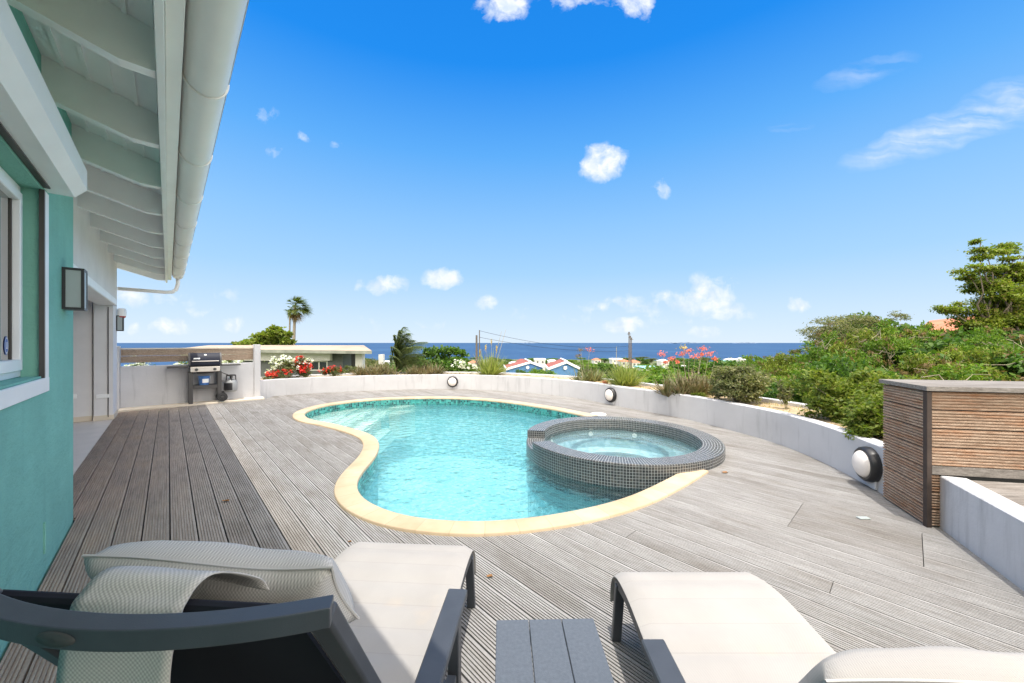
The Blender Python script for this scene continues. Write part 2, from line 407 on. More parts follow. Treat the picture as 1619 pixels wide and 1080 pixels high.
def glass_mat():
    m = Mat('window_glass'); m.N.remove(m.b)
    t = m.n('BsdfTransparent'); t.inputs[0].default_value = (.22, .25, .26, 1); gl = m.n('BsdfGlossy'); gl.inputs['Roughness'].default_value = .01
    fr = m.n('Fresnel'); fr.inputs[0].default_value = 1.9; ms = m.n('MixShader')
    m.L.new(m.math('ADD', fr.outputs[0], .25, clamp=True), ms.inputs[0]); m.L.new(t.outputs[0], ms.inputs[1]); m.L.new(gl.outputs[0], ms.inputs[2]); m.L.new(ms.outputs[0], m.out.inputs[0])
    return m.m
M['glass'] = glass_mat()
def water_mat(name, tint, sc, strength, refr=.45):
    m = Mat(name); m.N.remove(m.b)
    v = m.coord()
    n1 = m.noise(v, sc, 3, .55); n2 = m.noise(v, sc * 3.1, 3, .6)
    w = m.n('TexVoronoi'); w.feature = 'SMOOTH_F1'; m.L.new(v, w.inputs['Vector']); w.inputs['Scale'].default_value = sc * 1.6
    h = m.math('ADD', m.math('ADD', n1, m.math('MULTIPLY', n2, .35)), m.math('MULTIPLY', w.outputs['Distance'], .6))
    b = m.n('Bump'); m.L.new(h, b.inputs['Height']); b.inputs['Strength'].default_value = strength; b.inputs['Distance'].default_value = .05
    t = m.n('BsdfTransparent'); t.inputs[0].default_value = (*tint, 1)
    rf = m.n('BsdfRefraction'); rf.inputs['IOR'].default_value = 1.33; rf.inputs['Roughness'].default_value = 0; rf.inputs[0].default_value = (*tint, 1); m.L.new(b.outputs[0], rf.inputs['Normal'])
    gl = m.n('BsdfGlossy'); gl.inputs['Roughness'].default_value = .03; m.L.new(b.outputs[0], gl.inputs['Normal'])
    fr = m.n('Fresnel'); fr.inputs[0].default_value = 1.33; m.L.new(b.outputs[0], fr.inputs['Normal'])
    m1 = m.n('MixShader'); m1.inputs[0].default_value = refr; m.L.new(t.outputs[0], m1.inputs[1]); m.L.new(rf.outputs[0], m1.inputs[2])
    m2 = m.n('MixShader'); m.L.new(fr.outputs[0], m2.inputs[0]); m.L.new(m1.outputs[0], m2.inputs[1]); m.L.new(gl.outputs[0], m2.inputs[2])
    m.L.new(m2.outputs[0], m.out.inputs[0]); return m.m
M['water'] = water_mat('pool_water', (.84, .96, .97), 7.0, .66, .55)
M['spawater'] = water_mat('spa_water', (.90, .96, .97), 6.0, .22, .35)
def mosaic(name, cols, grout, size, gw=.12, rough=.25, var=True):
    m = Mat(name, rough, cols[0]); tc = m.n('TexCoord'); mp = m.n('Mapping'); m.L.new(tc.outputs['UV'], mp.inputs[0])
    mp.inputs['Scale'].default_value = (1 / size, 1 / size, 1)
    fl = m.n('VectorMath'); fl.operation = 'FLOOR'; m.L.new(mp.outputs[0], fl.inputs[0])
    fr = m.n('VectorMath'); fr.operation = 'FRACTION'; m.L.new(mp.outputs[0], fr.inputs[0])
    wn = m.n('TexWhiteNoise'); wn.noise_dimensions = '2D'; m.L.new(fl.outputs[0], wn.inputs['Vector'])
    k = len(cols); c = m.ramp(wn.outputs['Value'], [(i / k, cols[i]) for i in range(k)])
    sp = m.n('SeparateXYZ'); m.L.new(fr.outputs[0], sp.inputs[0])
    gx = m.math('LESS_THAN', sp.outputs[0], gw); gy = m.math('LESS_THAN', sp.outputs[1], gw)
    gm = m.math('MAXIMUM', gx, gy)
    m.base(m.mix(gm, c, grout)); m.rough(m.math('ADD', m.math('MULTIPLY', gm, .5), rough))
    m.bump(m.math('SUBTRACT', 1.0, gm), .5, .002); return m.m
M['spamos'] = mosaic('grey_mosaic', [(.035, .039, .042), (.065, .069, .07), (.03, .034, .038), (.09, .086, .078), (.05, .054, .056)], (.40, .41, .405), .032, .10)
M['band'] = mosaic('teal_mosaic', [(.03, .26, .24), (.05, .34, .31), (.02, .05, .06), (.04, .30, .27), (.10, .42, .38), (.03, .22, .21), (.015, .06, .07)], (.14, .38, .35), .042, .1)
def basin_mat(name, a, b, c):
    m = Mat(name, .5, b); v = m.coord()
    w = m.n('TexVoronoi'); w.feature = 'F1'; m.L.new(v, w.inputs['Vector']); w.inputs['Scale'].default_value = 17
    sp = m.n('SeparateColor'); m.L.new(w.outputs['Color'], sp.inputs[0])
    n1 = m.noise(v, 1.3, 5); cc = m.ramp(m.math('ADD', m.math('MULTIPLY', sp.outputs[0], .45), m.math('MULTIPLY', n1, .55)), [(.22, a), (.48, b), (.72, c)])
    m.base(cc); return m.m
M['basin'] = basin_mat('pool_painted_caustics', (.13, .44, .50), (.29, .62, .67), (.60, .86, .88))  # cell mottling paints the rippling net of sunlight into the basin colour
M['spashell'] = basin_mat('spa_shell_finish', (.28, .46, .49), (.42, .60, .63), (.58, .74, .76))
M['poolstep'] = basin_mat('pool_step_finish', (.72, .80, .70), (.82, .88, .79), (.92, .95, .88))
def coping_mat():
    m = Mat('cream_coping_stone', .8, (.66, .52, .34), spec=.2); tc = m.n('TexCoord'); sp = m.n('SeparateXYZ'); m.L.new(tc.outputs['UV'], sp.inputs[0])
    u = m.math('DIVIDE', sp.outputs[0], .25); fr = m.math('FRACT', u); gr = m.math('LESS_THAN', fr, .028)
    wn = m.n('TexWhiteNoise'); wn.noise_dimensions = '1D'; m.L.new(m.math('FLOOR', u), wn.inputs['W'])
    v = m.coord(); f = m.noise(v, 5, 5)
    c = m.ramp(f, [(.3, (.50, .39, .26)), (.7, (.55, .445, .315))]); c = m.mix(1.0, c, m.ramp(wn.outputs['Value'], [(0, (.94, .93, .92)), (1, (1.05, 1.05, 1.05))]), 'MULTIPLY')
    st_ = m.noise(v, 1.7, 6, .65); c = m.mix(1.0, c, m.ramp(st_, [(.3, (.86, .84, .80)), (.6, (1.03, 1.03, 1.03))]), 'MULTIPLY')
    m.base(m.mix(m.math('MULTIPLY', gr, .55), c, (.36, .27, .17))); m.bump(m.noise(v, 80, 4), .2, .003); return m.m
M['coping'] = coping_mat()
def fabric(name, col, sc=220, stripe=0.0, stain=False, bump=.5, dark=.6):
    m = Mat(name, .9, col, spec=.15); tc = m.n('TexCoord'); mp = m.n('Mapping'); m.L.new(tc.outputs['UV'], mp.inputs[0])
    mp.inputs['Scale'].default_value = (sc, sc, 1)
    sp = m.n('SeparateXYZ'); m.L.new(mp.outputs[0], sp.inputs[0])
    sx = m.math('SINE', m.math('MULTIPLY', sp.outputs[0], 2 * pi)); sy = m.math('SINE', m.math('MULTIPLY', sp.outputs[1], 2 * pi))
    wv = m.math('ADD', m.math('MULTIPLY', m.math('MULTIPLY', sx, sy), .5), .5)
    c = m.mix(wv, tuple(x * dark for x in col), tuple(min(1, x * 1.12) for x in col))
    f = m.noise(m.coord(), 4, 4); c = m.mix(.5, c, m.ramp(f, [(.3, (.88, .87, .86)), (.7, (1.08, 1.08, 1.08))]), 'MULTIPLY')
    if stripe:
        s2 = m.n('SeparateXYZ'); m.L.new(tc.outputs['UV'], s2.inputs[0]); ln = m.math('LESS_THAN', m.math('FRACT', m.math('DIVIDE', s2.outputs[1], stripe)), .035)
        c = m.mix(m.math('MULTIPLY', ln, .4), c, tuple(x * .82 for x in col))
    if stain:
        f2 = m.noise(m.coord(), 2.3, 4); c = m.mix(m.math('MULTIPLY', m.ramp(f2, [(.62, (0, 0, 0)), (.78, (1, 1, 1))]), .45), c, (.62, .45, .28))
    m.base(c); m.bump(wv, bump, .002); return m.m
M['cush'] = fabric('off_white_sling_fabric', (.385, .365, .34), 190, stripe=.115, stain=True, bump=.25, dark=.90)
M['pil'] = fabric('taupe_weave_fabric', (.56, .54, .505), 125, bump=.3, dark=.70)
M['sling'] = fabric('navy_mesh_sling', (.03, .032, .042), 300, dark=.35)

# ------------------------------------------------------------------ splines
def catmull(pts, closed=False, k=8):
    n = len(pts); out = []
    rng = range(n) if closed else range(n - 1)
    for i in rng:
        p = [pts[(i + j - 1) % n] if closed else pts[max(0, min(n - 1, i + j - 1))] for j in range(4)]
        for t in range(k):
            t = t / k
            out.append(tuple(.5 * ((2 * p[1][c]) + (-p[0][c] + p[2][c]) * t + (2 * p[0][c] - 5 * p[1][c] + 4 * p[2][c] - p[3][c]) * t * t + (-p[0][c] + 3 * p[1][c] - 3 * p[2][c] + p[3][c]) * t ** 3) for c in range(len(p[1]))))
    if not closed: out.append(tuple(pts[-1]))
    return out
def offset(pts, d):              # open polyline, +d = to the left of travel
    out = []
    for i, p in enumerate(pts):
        a = pts[max(0, i - 1)]; b = pts[min(len(pts) - 1, i + 1)]
        t = Vector((b[0] - a[0], b[1] - a[1])).normalized(); out.append((p[0] - t.y * d, p[1] + t.x * d))
    return out
def smooth_line(pts, it=3):
    for _ in range(it):
        pts = [pts[0]] + [tuple((pts[i - 1][c] + 2 * pts[i][c] + pts[i + 1][c]) / 4 for c in (0, 1)) for i in range(1, len(pts) - 1)] + [pts[-1]]
    return pts
def resample(pts, step):
    out = [pts[0]]; acc = 0
    for a, b in zip(pts, pts[1:]):
        d = sqrt((b[0] - a[0]) ** 2 + (b[1] - a[1]) ** 2)
        while acc + d >= step:
            t = (step - acc) / d; a = (a[0] + (b[0] - a[0]) * t, a[1] + (b[1] - a[1]) * t); out.append(a); d = sqrt((b[0] - a[0]) ** 2 + (b[1] - a[1]) ** 2); acc = 0
        acc += d
    out.append(pts[-1]); return out

# ------------------------------------------------------------------ pool outline (plan)
SPA = Vector((1.491, 5.166)); SR = 1.29; SRI = 1.035; RIM = .12
WZ = -.13
inner_px = [(935, 660.5), (895, 651.5), (862.5, 645.5), (795.8, 635.8), (729, 630.6), (653.5, 630), (582, 633.2), (520, 641), (489, 649.5), (479.5, 656.5), (489, 664.5), (515.6, 669.3), (555.6, 679),
            (586.8, 690), (597.9, 704.5), (591, 724.5), (573.4, 744.5), (562.3, 762.3), (561, 775.7), (573.4, 793.5), (609, 811.2), (653.5, 822.4), (706.8, 828), (760, 829.3),
            (818, 825.5), (884.7, 816.6), (942.5, 804.6), (996, 789), (1030, 774), (1062, 758), (1092, 741)]
inner = [tuple(g(x, y)[:2]) for x, y in inner_px]
inner = smooth_line(resample(catmull(inner, False, 10), .08), 6)
# travel: far side from the spa leftwards, round the tip and back on the near side (counter-clockwise): outside is to the right
outer = resample(offset(inner, -.18), .08); outer = smooth_line(outer, 3)
def spa_arc(r, a0, a1, n=48): return [(SPA.x + r * cos(a0 + (a1 - a0) * i / n), SPA.y + r * sin(a0 + (a1 - a0) * i / n)) for i in range(n + 1)]
def in_spa(p, r): return (p[0] - SPA.x) ** 2 + (p[1] - SPA.y) ** 2 < r * r
ins = [p for p in inner if not in_spa(p, SR - .02)]
aN = atan2(ins[-1][1] - SPA.y, ins[-1][0] - SPA.x); aF = atan2(ins[0][1] - SPA.y, ins[0][0] - SPA.x)
if aN < 0: aN += 2 * pi
pool_poly = ins + spa_arc(SR - .02, aN, aF, 48)
outs = list(outer)
hole1 = [tuple(p) for p in outs] ; hole1 = hole1 + [(SPA.x, SPA.y)]
hole2 = spa_arc(SR - .05, 0, 2 * pi, 72)[:-1]

# ------------------------------------------------------------------ garden wall path (inner foot line)
wall_px = [(404, 629.5), (422.8, 626.8), (483.8, 622.4), (561.6, 618.4), (639.4, 615.8), (704, 615), (760, 616.2), (843.8, 621.8), (921.6, 631), (980, 643), (1028, 651.5), (1082.8, 662), (1140.6, 676.6), (1190, 689.5),
           (1237.8, 704), (1292, 726.5), (1340, 750), (1397, 782), (1425, 799)]
wall = smooth_line(resample(catmull([tuple(g(x, y)[:2]) for x, y in wall_px], False, 8), .12), 12)

# ------------------------------------------------------------------ ground, sea
def terr(x, y):
    r = sqrt(x * x + y * y)
    ks = [(0, -1.9), (14, -2.0), (30, -3.2), (50, -4.9), (100, -8.5), (250, -18), (500, -28), (820, -35), (900, -38), (1400, -60)]
    z = ks[-1][1]
    for (a, za), (b, zb) in zip(ks, ks[1:]):
        if r <= b: z = za + (zb - za) * (r - a) / (b - a); break
    # the slope stays higher to the right
    az = atan2(x, max(y, .01)) if y > 0 else pi / 2
    k = max(0.0, min(1.0, (az - .62) / .35)); rise = k * k * (3 - 2 * k)
    return z + rise * min(r, 120) * .045
mb = MB(); rs_ = [0.5, 4, 8, 11, 14, 18, 23, 30, 38, 50, 65, 85, 110, 150, 200, 270, 350, 450, 560, 680, 800, 900, 1100, 1400]; NA = 144
vs = []; fs = []
for r in rs_:
    for k in range(NA):
        a = 2 * pi * k / NA; x, y = r * sin(a), r * cos(a); vs.append((x, y, terr(x, y) + (R.random() - .5) * min(.8, r * .008)))
for i in range(len(rs_) - 1):
    for k in range(NA): fs.append((i * NA + k, (i + 1) * NA + k, (i + 1) * NA + (k + 1) % NA, i * NA + (k + 1) % NA))
fs.append(tuple(range(NA)))
mb.idx(vs, fs)
gm = Mat('dry_scrub_ground', .95, (.1, .12, .04)); v = gm.coord()
gm.base(gm.ramp(gm.noise(v, .09, 8, .7), [(.35, (.05, .085, .022)), (.5, (.09, .12, .035)), (.62, (.20, .17, .09)), (.75, (.34, .28, .18))]))
struct(build('ground', mb, gm.m, base=(0, 0, 0), smooth=True))
mb = MB(); vs = []; fs = []; rr = [500, 1500, 4000, 12000, 40000, 120000]
for r in rr:
    for k in range(96): a = 2 * pi * k / 96; vs.append((r * sin(a), r * cos(a), -35))
for i in range(len(rr) - 1):
    for k in range(96): fs.append((i * 96 + k, (i + 1) * 96 + k, (i + 1) * 96 + (k + 1) % 96, i * 96 + (k + 1) % 96))
mb.idx(vs, fs)
sm = Mat('sea_water', .55, (.015, .045, .10), spec=.1); v = sm.coord('Object', (1, .25, 1))
sm.base(sm.ramp(sm.noise(v, .0035, 10, .75), [(.3, (.018, .050, .115)), (.5, (.026, .066, .145)), (.7, (.040, .095, .18))]))
sm.bump(sm.noise(sm.coord(), .05, 6, .6), .3, 2.0)
struct(build('sea', mb, sm.m, base=(0, 0, -35)))
# low far coast on the horizon
mb = MB()
for (px, h, w) in ((835, 60, 900), (1085, 70, 1700), (1060, 50, 1000), (1180, 62, 1500)):
    c = at(px, 542, 22000); pts = []
    for i in range(13):
        t = i / 12 - .5; pts.append((c.x + t * w, c.y, -35 + h * max(0, cos(t * pi)) ** .7 * (.8 + .2 * sin(i * 2.1))))
    for i in range(12):
        a, b = pts[i], pts[i + 1]
        mb.face([(a[0], a[1], -36), (b[0], b[1], -36), b, a]); mb.face([a, b, (b[0], b[1] + 500, -36), (a[0], a[1] + 500, -36)])
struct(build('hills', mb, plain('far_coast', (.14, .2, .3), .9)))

# ------------------------------------------------------------------ deck
def to_ps(p): return (p[0] * DP.x + p[1] * DP.y, p[0] * DS.x + p[1] * DS.y)
dpoly = [(-.545, -2.5), (-.545, 4.55), (-.74, 4.55), (-.74, 10.87), (1.75, 10.87)]
dpoly += [to_ps(p) for p in offset(wall, .04)][4:]
dpoly += [to_ps(q) for q in ((3.42, 3.2), (3.30, 2.86), (3.9, 2.4), (2.3, -.6), (1.2, -2.4))]
H1 = [to_ps(p) for p in hole1]; H2 = [to_ps(p) for p in hole2]
def cross(poly, x):
    c = []
    for (a, b) in zip(poly, poly[1:] + poly[:1]):
        if (a[0] <= x) != (b[0] <= x): c.append(a[1] + (b[1] - a[1]) * (x - a[0]) / (b[0] - a[0]))
    c.sort(); return list(zip(c[::2], c[1::2]))
def sub(iv, hs):
    for (h0, h1) in hs:
        o = []
        for (a, b) in iv:
            if h1 <= a or h0 >= b: o.append((a, b)); continue
            if a < h0: o.append((a, h0))
            if b > h1: o.append((h1, b))
        iv = o
    return iv
# the hole in the deck reaches to under the middle of the coping
mid = offset(inner, -.12); H1 = [to_ps(p) for p in mid + [(SPA.x, SPA.y)]]
BW = .15; mb = MB(); pmin = min(q[0] for q in dpoly); pmax = max(q[0] for q in dpoly)
h1_, h2_, h3_ = to_ps(g(1461, 889)), to_ps(g(1248, 829)), to_ps(g(1466, 843)); HP0, HP1, HS0, HS1 = min(h1_[0], h3_[0]) - .02, max(h1_[0], h3_[0]) + .02, h1_[1], h2_[1]
nb = int((pmax - pmin) / BW) + 1; rr = random.Random(3)
for b in range(nb):
    p0 = -.74 + BW * (b - 0); offs = rr.uniform(0, 3.6)
    joints = [-6 + offs * 1.9 + k * 7.3 for k in range(4)]; rnds = [rr.uniform(.02, 1) for _ in range(9)]
    if HP0 < p0 + BW / 2 < HP1: joints = [HS0, HS1]; rnds = [.55, .04, .7, .5, .5]
    pitch = (BW - .009) / 9
    for k in range(9):
        a = p0 + .0045 + k * pitch; xc = a + pitch / 2
        iv = cross(dpoly, xc); iv = sub(iv, cross(H1, xc)); iv = sub(iv, cross(H2, xc))
        for (s0, s1) in iv:
            cuts = [s0] + [j for j in joints if s0 + .02 < j < s1 - .02] + [s1]
            for ci, (c0, c1) in enumerate(zip(cuts, cuts[1:])):
                if ci: c0 += .004
                sid = sum(1 for j in joints if j < (c0 + c1) / 2); mb.a = rnds[sid]
                e = 0.0012; d = .0075; gw = .0062
                if k == 0: pr = [(a, -.025), (a, 0), (a + pitch - gw, 0), (a + pitch - gw + e, -d), (a + pitch, -d)]
                elif k == 8: pr = [(a, -d), (a + 0, 0), (a + pitch, 0), (a + pitch, -.025)]
                else: pr = [(a, -d), (a + e * .3, 0), (a + pitch - gw, 0), (a + pitch - gw + e, -d), (a + pitch, -d)]
                for q, w in zip(pr, pr[1:]):
                    mb.face([(q[0], c0, q[1]), (w[0], c0, w[1]), (w[0], c1, w[1]), (q[0], c1, q[1])])
                mb.face([(a, c0, -.02), (a + pitch, c0, -.02), (a + pitch, c0, -d), (a, c0, -d)])
                mb.face([(a, c1, -.02), (a, c1, -d), (a + pitch, c1, -d), (a + pitch, c1, -.02)])
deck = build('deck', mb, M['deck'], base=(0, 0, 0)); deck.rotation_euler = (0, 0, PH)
struct(deck, 'weathered grey grooved timber deck around the pool')
# dark sub base under the boards
holeu = [p for p in offset(inner, -.13) if not in_spa(p, SR - .06)]
hu = holeu + spa_arc(SR - .06, atan2(holeu[-1][1] - SPA.y, holeu[-1][0] - SPA.x), atan2(holeu[0][1] - SPA.y, holeu[0][0] - SPA.x), 40)
outp = [tuple(P(a, b)[:2]) for a, b in dpoly]
polys = [[Vector((*p, 0)) for p in outp], [Vector((*p, 0)) for p in hu]]
allp = [v for pl in polys for v in pl]; mb = MB()
for t in tessellate_polygon(polys):
    q = [Vector((allp[i].x, allp[i].y, -.06)) for i in t]
    mb.face(q)
struct(build('deck_base', mb, plain('dark_subfloor', (.03, .028, .025), .95), base=(0, 0, -.06)))

# ------------------------------------------------------------------ swimming pool
pool = thing('swimming_pool', 'freeform turquoise pool with cream stone coping beside the raised round spa', 'pool', (0, 6, -1.5))
def arc_u(pts):
    u = [0]
    for a, b in zip(pts, pts[1:]): u.append(u[-1] + sqrt((a[0] - b[0]) ** 2 + (a[1] - b[1]) ** 2))
    return u
mb = MB(); inn2 = offset(inner, .015); prof = [(-.185, -.02), (-.185, .018), (-.178, .024), (-.02, .026), (.012, .018), (.018, .004), (.015, -.016), (0, -.02)]
lines = [offset(inner, o) for o, z in prof]; U = arc_u(offset(inner, -.12))
for i in range(len(inner) - 1):
    for j in range(len(prof) - 1):
        a, b, c, d = lines[j][i], lines[j][i + 1], lines[j + 1][i + 1], lines[j + 1][i]
        za, zb = prof[j][1], prof[j + 1][1]
        mb.face([(a[0], a[1], za), (b[0], b[1], za), (c[0], c[1], zb), (d[0], d[1], zb)][::-1], [(U[i], 0), (U[i + 1], 0), (U[i + 1], .1), (U[i], .1)][::-1])
build('coping', mb, M['coping'], pool, smooth=radians(50), merge=True)
def ribbon(pts, z0, z1, closed=True):
    m_ = MB(); pp = pts + [pts[0]] if closed else pts; u = arc_u(pp)
    for i in range(len(pp) - 1):
        a, b = pp[i], pp[i + 1]
        m_.face([(a[0], a[1], z0), (b[0], b[1], z0), (b[0], b[1], z1), (a[0], a[1], z1)], [(u[i], z0), (u[i + 1], z0), (u[i + 1], z1), (u[i], z1)])
    return m_
pw = [p for p in inner if not in_spa(p, SR - .03)]
build('tile_band', ribbon(pw, -.27, -.005, False), M['band'], pool)
bs = ribbon(pool_poly, -1.45, -.27)
tr = tessellate_polygon([[Vector((*p, 0)) for p in pool_poly]])
for t in tr: bs.face([(pool_poly[i][0], pool_poly[i][1], -1.45) for i in t])
bs.use_uv = False
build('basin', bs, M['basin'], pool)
# steps: curved treads in the left end, and a flight along the far side
def clip(poly, n, d):
    o = []
    for a, b in zip(poly, poly[1:] + poly[:1]):
        da = a[0] * n[0] + a[1] * n[1] - d; db = b[0] * n[0] + b[1] * n[1] - d
        if da <= 0: o.append(a)
        if (da < 0) != (db < 0): t = da / (da - db); o.append((a[0] + (b[0] - a[0]) * t, a[1] + (b[1] - a[1]) * t))
    return o
pin = [tuple(p) for p in pool_poly]
tip = g(479, 657)
for (r, z) in ((.55, -.30), (.9, -.50), (1.25, -.72)):
    n = Vector((1, .05)).normalized(); d = tip.x * n.x + tip.y * n.y + r
    q = clip(pin, n, d)
    if len(q) > 2:
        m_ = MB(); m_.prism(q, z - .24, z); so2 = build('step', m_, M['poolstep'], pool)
        ed = [p_ for p_ in q if abs(p_[0] * n.x + p_[1] * n.y - d) < 1e-4]
        if len(ed) > 1:
            e0, e1 = min(ed, key=lambda p_: p_[1]), max(ed, key=lambda p_: p_[1]); m_ = MB(); m_.bar((e0[0] - .04, e0[1], z + .004), (e1[0] - .04, e1[1], z + .004), .05, .012); build('nosing', m_, M['band'], so2)
for k, (px, py) in enumerate(((640, 650), (662, 653), (684, 657), (706, 661))):
    z = -.30 - .16 * k; c = g(px, py, z); m_ = MB(); m_.box((c.x, c.y, z - .3), (.34, .75 + .12 * k, .6), (Vector((.9, -.4, 0)).normalized(), Vector((.4, .9, 0)).normalized(), Vector((0, 0, 1))), .02)
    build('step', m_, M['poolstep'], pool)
wm = MB()
for t in tr: wm.face([(pool_poly[i][0], pool_poly[i][1], WZ) for i in t])
struct(build('pool_water', wm, M['water'], base=(0, 6, WZ)), 'clear turquoise water of the pool')

# ------------------------------------------------------------------ spa
spa = thing('hot_tub', 'raised round spa clad in dark grey mosaic with a spillway notch', 'hot tub', (SPA.x, SPA.y, -.9))
mb = MB(); NS = 144; NT0, NT1 = radians(169), radians(198)
def rimz(a): return .015 if NT0 < a < NT1 else RIM
def pt(r, a, z): return Vector((SPA.x + r * cos(a), SPA.y + r * sin(a), z))
angs = sorted([2 * pi * k / NS for k in range(NS + 1)] + [NT0, NT1])
angs = [a for i, a in enumerate(angs) if i == 0 or a - angs[i - 1] > 1e-5]
for a, b in zip(angs, angs[1:]):
    z = rimz((a + b) / 2); e = .012
    ring = [(SR, -.52), (SR, z - e), (SR - e * .3, z - e * .3), (SR - e, z), (SRI + e, z), (SRI + e * .3, z - e * .3), (SRI, z - e), (SRI, -.2)]
    vv = [-.52]
    for q, w in zip(ring, ring[1:]): vv.append(vv[-1] + sqrt((q[0] - w[0]) ** 2 + (q[1] - w[1]) ** 2))
    for j in range(len(ring) - 1):
        q, w = ring[j], ring[j + 1]
        mb.face([pt(q[0], a, q[1]), pt(q[0], b, q[1]), pt(w[0], b, w[1]), pt(w[0], a, w[1])], [(a * SR, vv[j]), (b * SR, vv[j]), (b * SR, vv[j + 1]), (a * SR, vv[j + 1])])
for a in (NT0, NT1):
    q = [pt(SRI, a, .015), pt(SR, a, .015), pt(SR, a, RIM), pt(SRI, a, RIM)]
    uvq = [(SRI, .015), (SR, .015), (SR, RIM), (SRI, RIM)]
    mb.face(q, uvq)
build('mosaic_wall', mb, M['spamos'], spa)
mb = MB(); mb.lathe([(SRI, -.2), (SRI - .01, -.34), (.60, -.36), (.585, -.40), (.58, -.82), (0.01, -.85)], (SPA.x, SPA.y, 0), n=72)
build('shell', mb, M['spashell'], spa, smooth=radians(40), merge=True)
mb = MB()
for k in range(72):
    a, b = 2 * pi * k / 72, 2 * pi * (k + 1) / 72
    for (q, w) in (((.575, -.36), (.575, -.315)), ((.575, -.315), (.655, -.315)), ((.655, -.315), (.655, -.36))):
        mb.face([pt(q[0], a, q[1]), pt(w[0], a, w[1]), pt(w[0], b, w[1]), pt(q[0], b, q[1])], [(a, 0), (a, .05), (b, .05), (b, 0)])
build('bench_edge_tile', mb, plain('dark_edge_tile', (.05, .055, .06), .4), spa)
for a in (100, 150, 60, 215):
    a = radians(a); m_ = MB(); c = pt(SRI - .012, a, -.12); nrm = Vector((-cos(a), -sin(a), 0)); X = Vector((-sin(a), cos(a), 0))
    m_.lathe([(.001, .012), (.016, .012), (.018, .018), (.034, .014), (.038, 0)], c, (X, Vector((0, 0, 1)), nrm), 20)
    build('jet', m_, M['opal'], spa, smooth=True)
mb = MB(); mb.face([pt(SRI - .001, 2 * pi * k / 64, -.015) for k in range(64)])
struct(build('spa_water', mb, M['spawater'], base=(SPA.x, SPA.y, -.015)), 'clear bubbling water inside the round spa')
c = g(946, 655, .0); mb = MB(); mb.lathe([(.001, .012), (.10, .012), (.105, .009), (.15, .009), (.155, 0)], c, n=36)
sk = tag(build('skimmer_lid', mb, M['opal'], smooth=radians(30)), 'round white skimmer lid set in the deck behind the spa', 'skimmer lid')

# ------------------------------------------------------------------ garden wall with planter
WH = .435; wt = .15
def strip_wall(path, off, t, z0, z1, lip=0.0):
    a = offset(path, off); b = offset(path, off + t); m_ = MB(); n = len(path); uu = arc_u(path)
    vs = []
    rr_ = random.Random(5)
    e = .008
    prof = [(0, z0), (0, z1 - e), (e, z1), (t - e, z1), (t, z1 - e), (t, z0)]
    for o, z in prof:
        ln = offset(path, off + o); jit = [rr_.uniform(-.0015, .0015) for _ in ln]
        vs += [(p[0], p[1], z + (jit[i] if z > z0 else 0)) for i, p in enumerate(ln)]
    fs = []
    for j in range(len(prof) - 1):
        for i in range(n - 1): fs.append((j * n + i, j * n + i + 1, (j + 1) * n + i + 1, (j + 1) * n + i)[::-1])
    k = len(prof)
    fs.append(tuple(j * n for j in range(k))); fs.append(tuple(j * n + n - 1 for j in range(k))[::-1])
    m_.idx(vs, fs); return m_
planter = thing('planter_wall', 'long curved low white wall holding the planting bed round the deck', 'wall', (wall[60][0], wall[60][1], 0))
build('front_wall', strip_wall(wall, 0, wt, -.1, WH), M['wallw'], planter)
back = offset(wall, .95); back = smooth_line(back, 20)
build('back_wall', strip_wall(back, 0, .12, -1.9, WH + .01), M['wallw'], planter)
wa = offset(wall, wt - .01); wb = offset(back, .02)
nn = min(len(wa), len(wb)); mb = MB(); vs = []; fs = []; K = 8
for i in range(nn):
    for j in range(K + 1):
        t = j / K; x = wa[i][0] + (wb[i][0] - wa[i][0]) * t; y = wa[i][1] + (wb[i][1] - wa[i][1]) * t
        vs.append((x, y, WH - .055 + .03 * sin(t * pi) + R.uniform(-.012, .012)))
for i in range(nn - 1):
    for j in range(K): fs.append((i * (K + 1) + j, i * (K + 1) + j + 1, (i + 1) * (K + 1) + j + 1, (i + 1) * (K + 1) + j)[::-1])
mb.idx(vs, fs); struct(build('planting_bed', mb, M['soil'], smooth=True), 'dry sandy soil of the planting bed')
# drip stains live in the paint; three bulkhead lamps
def nearest(px, path=wall):
    best = min(range(1, len(path) - 1), key=lambda i: abs(CX + F * path[i][0] / path[i][1] - px)); return best
def wall_frame(px):
    i = nearest(px); a, b = wall[i - 1], wall[i + 1]; t = Vector((b[0] - a[0], b[1] - a[1], 0)).normalized(); n = Vector((t.y, -t.x, 0)); return Vector((wall[i][0], wall[i][1], 0)), t, n
def make_lamp():
    r = thing('bulkhead_lamp', 'round wall lamp', 'wall lamp', (0, 0, 0), 0, 'round lamps on the curved wall')
    A = (Vector((1, 0, 0)), Vector((0, 0, 1)), Vector((0, -1, 0)))
    m_ = MB(); m_.lathe([(.165, 0), (.168, .02), (.160, .06), (.145, .075), (.128, .075), (.124, .055)], (0, 0, 0), A, 48)
    build('housing', m_, M['black'], r, local=True, smooth=radians(40))
    m_ = MB(); m_.lathe([(.128, .05)] + [(.128 * cos(t), .062 + .066 * sin(t)) for t in [pi / 2 * k / 12 for k in range(13)]], (0, 0, 0), A, 48)
    build('diffuser', m_, M['opal'], r, local=True, smooth=True)
    m_ = MB(); m_.box((0, -.012, -.165), (.2, .024, .1), bev=.004); build('mounting_block', m_, M['wallw'], r, local=True)
    return r
lp = make_lamp()
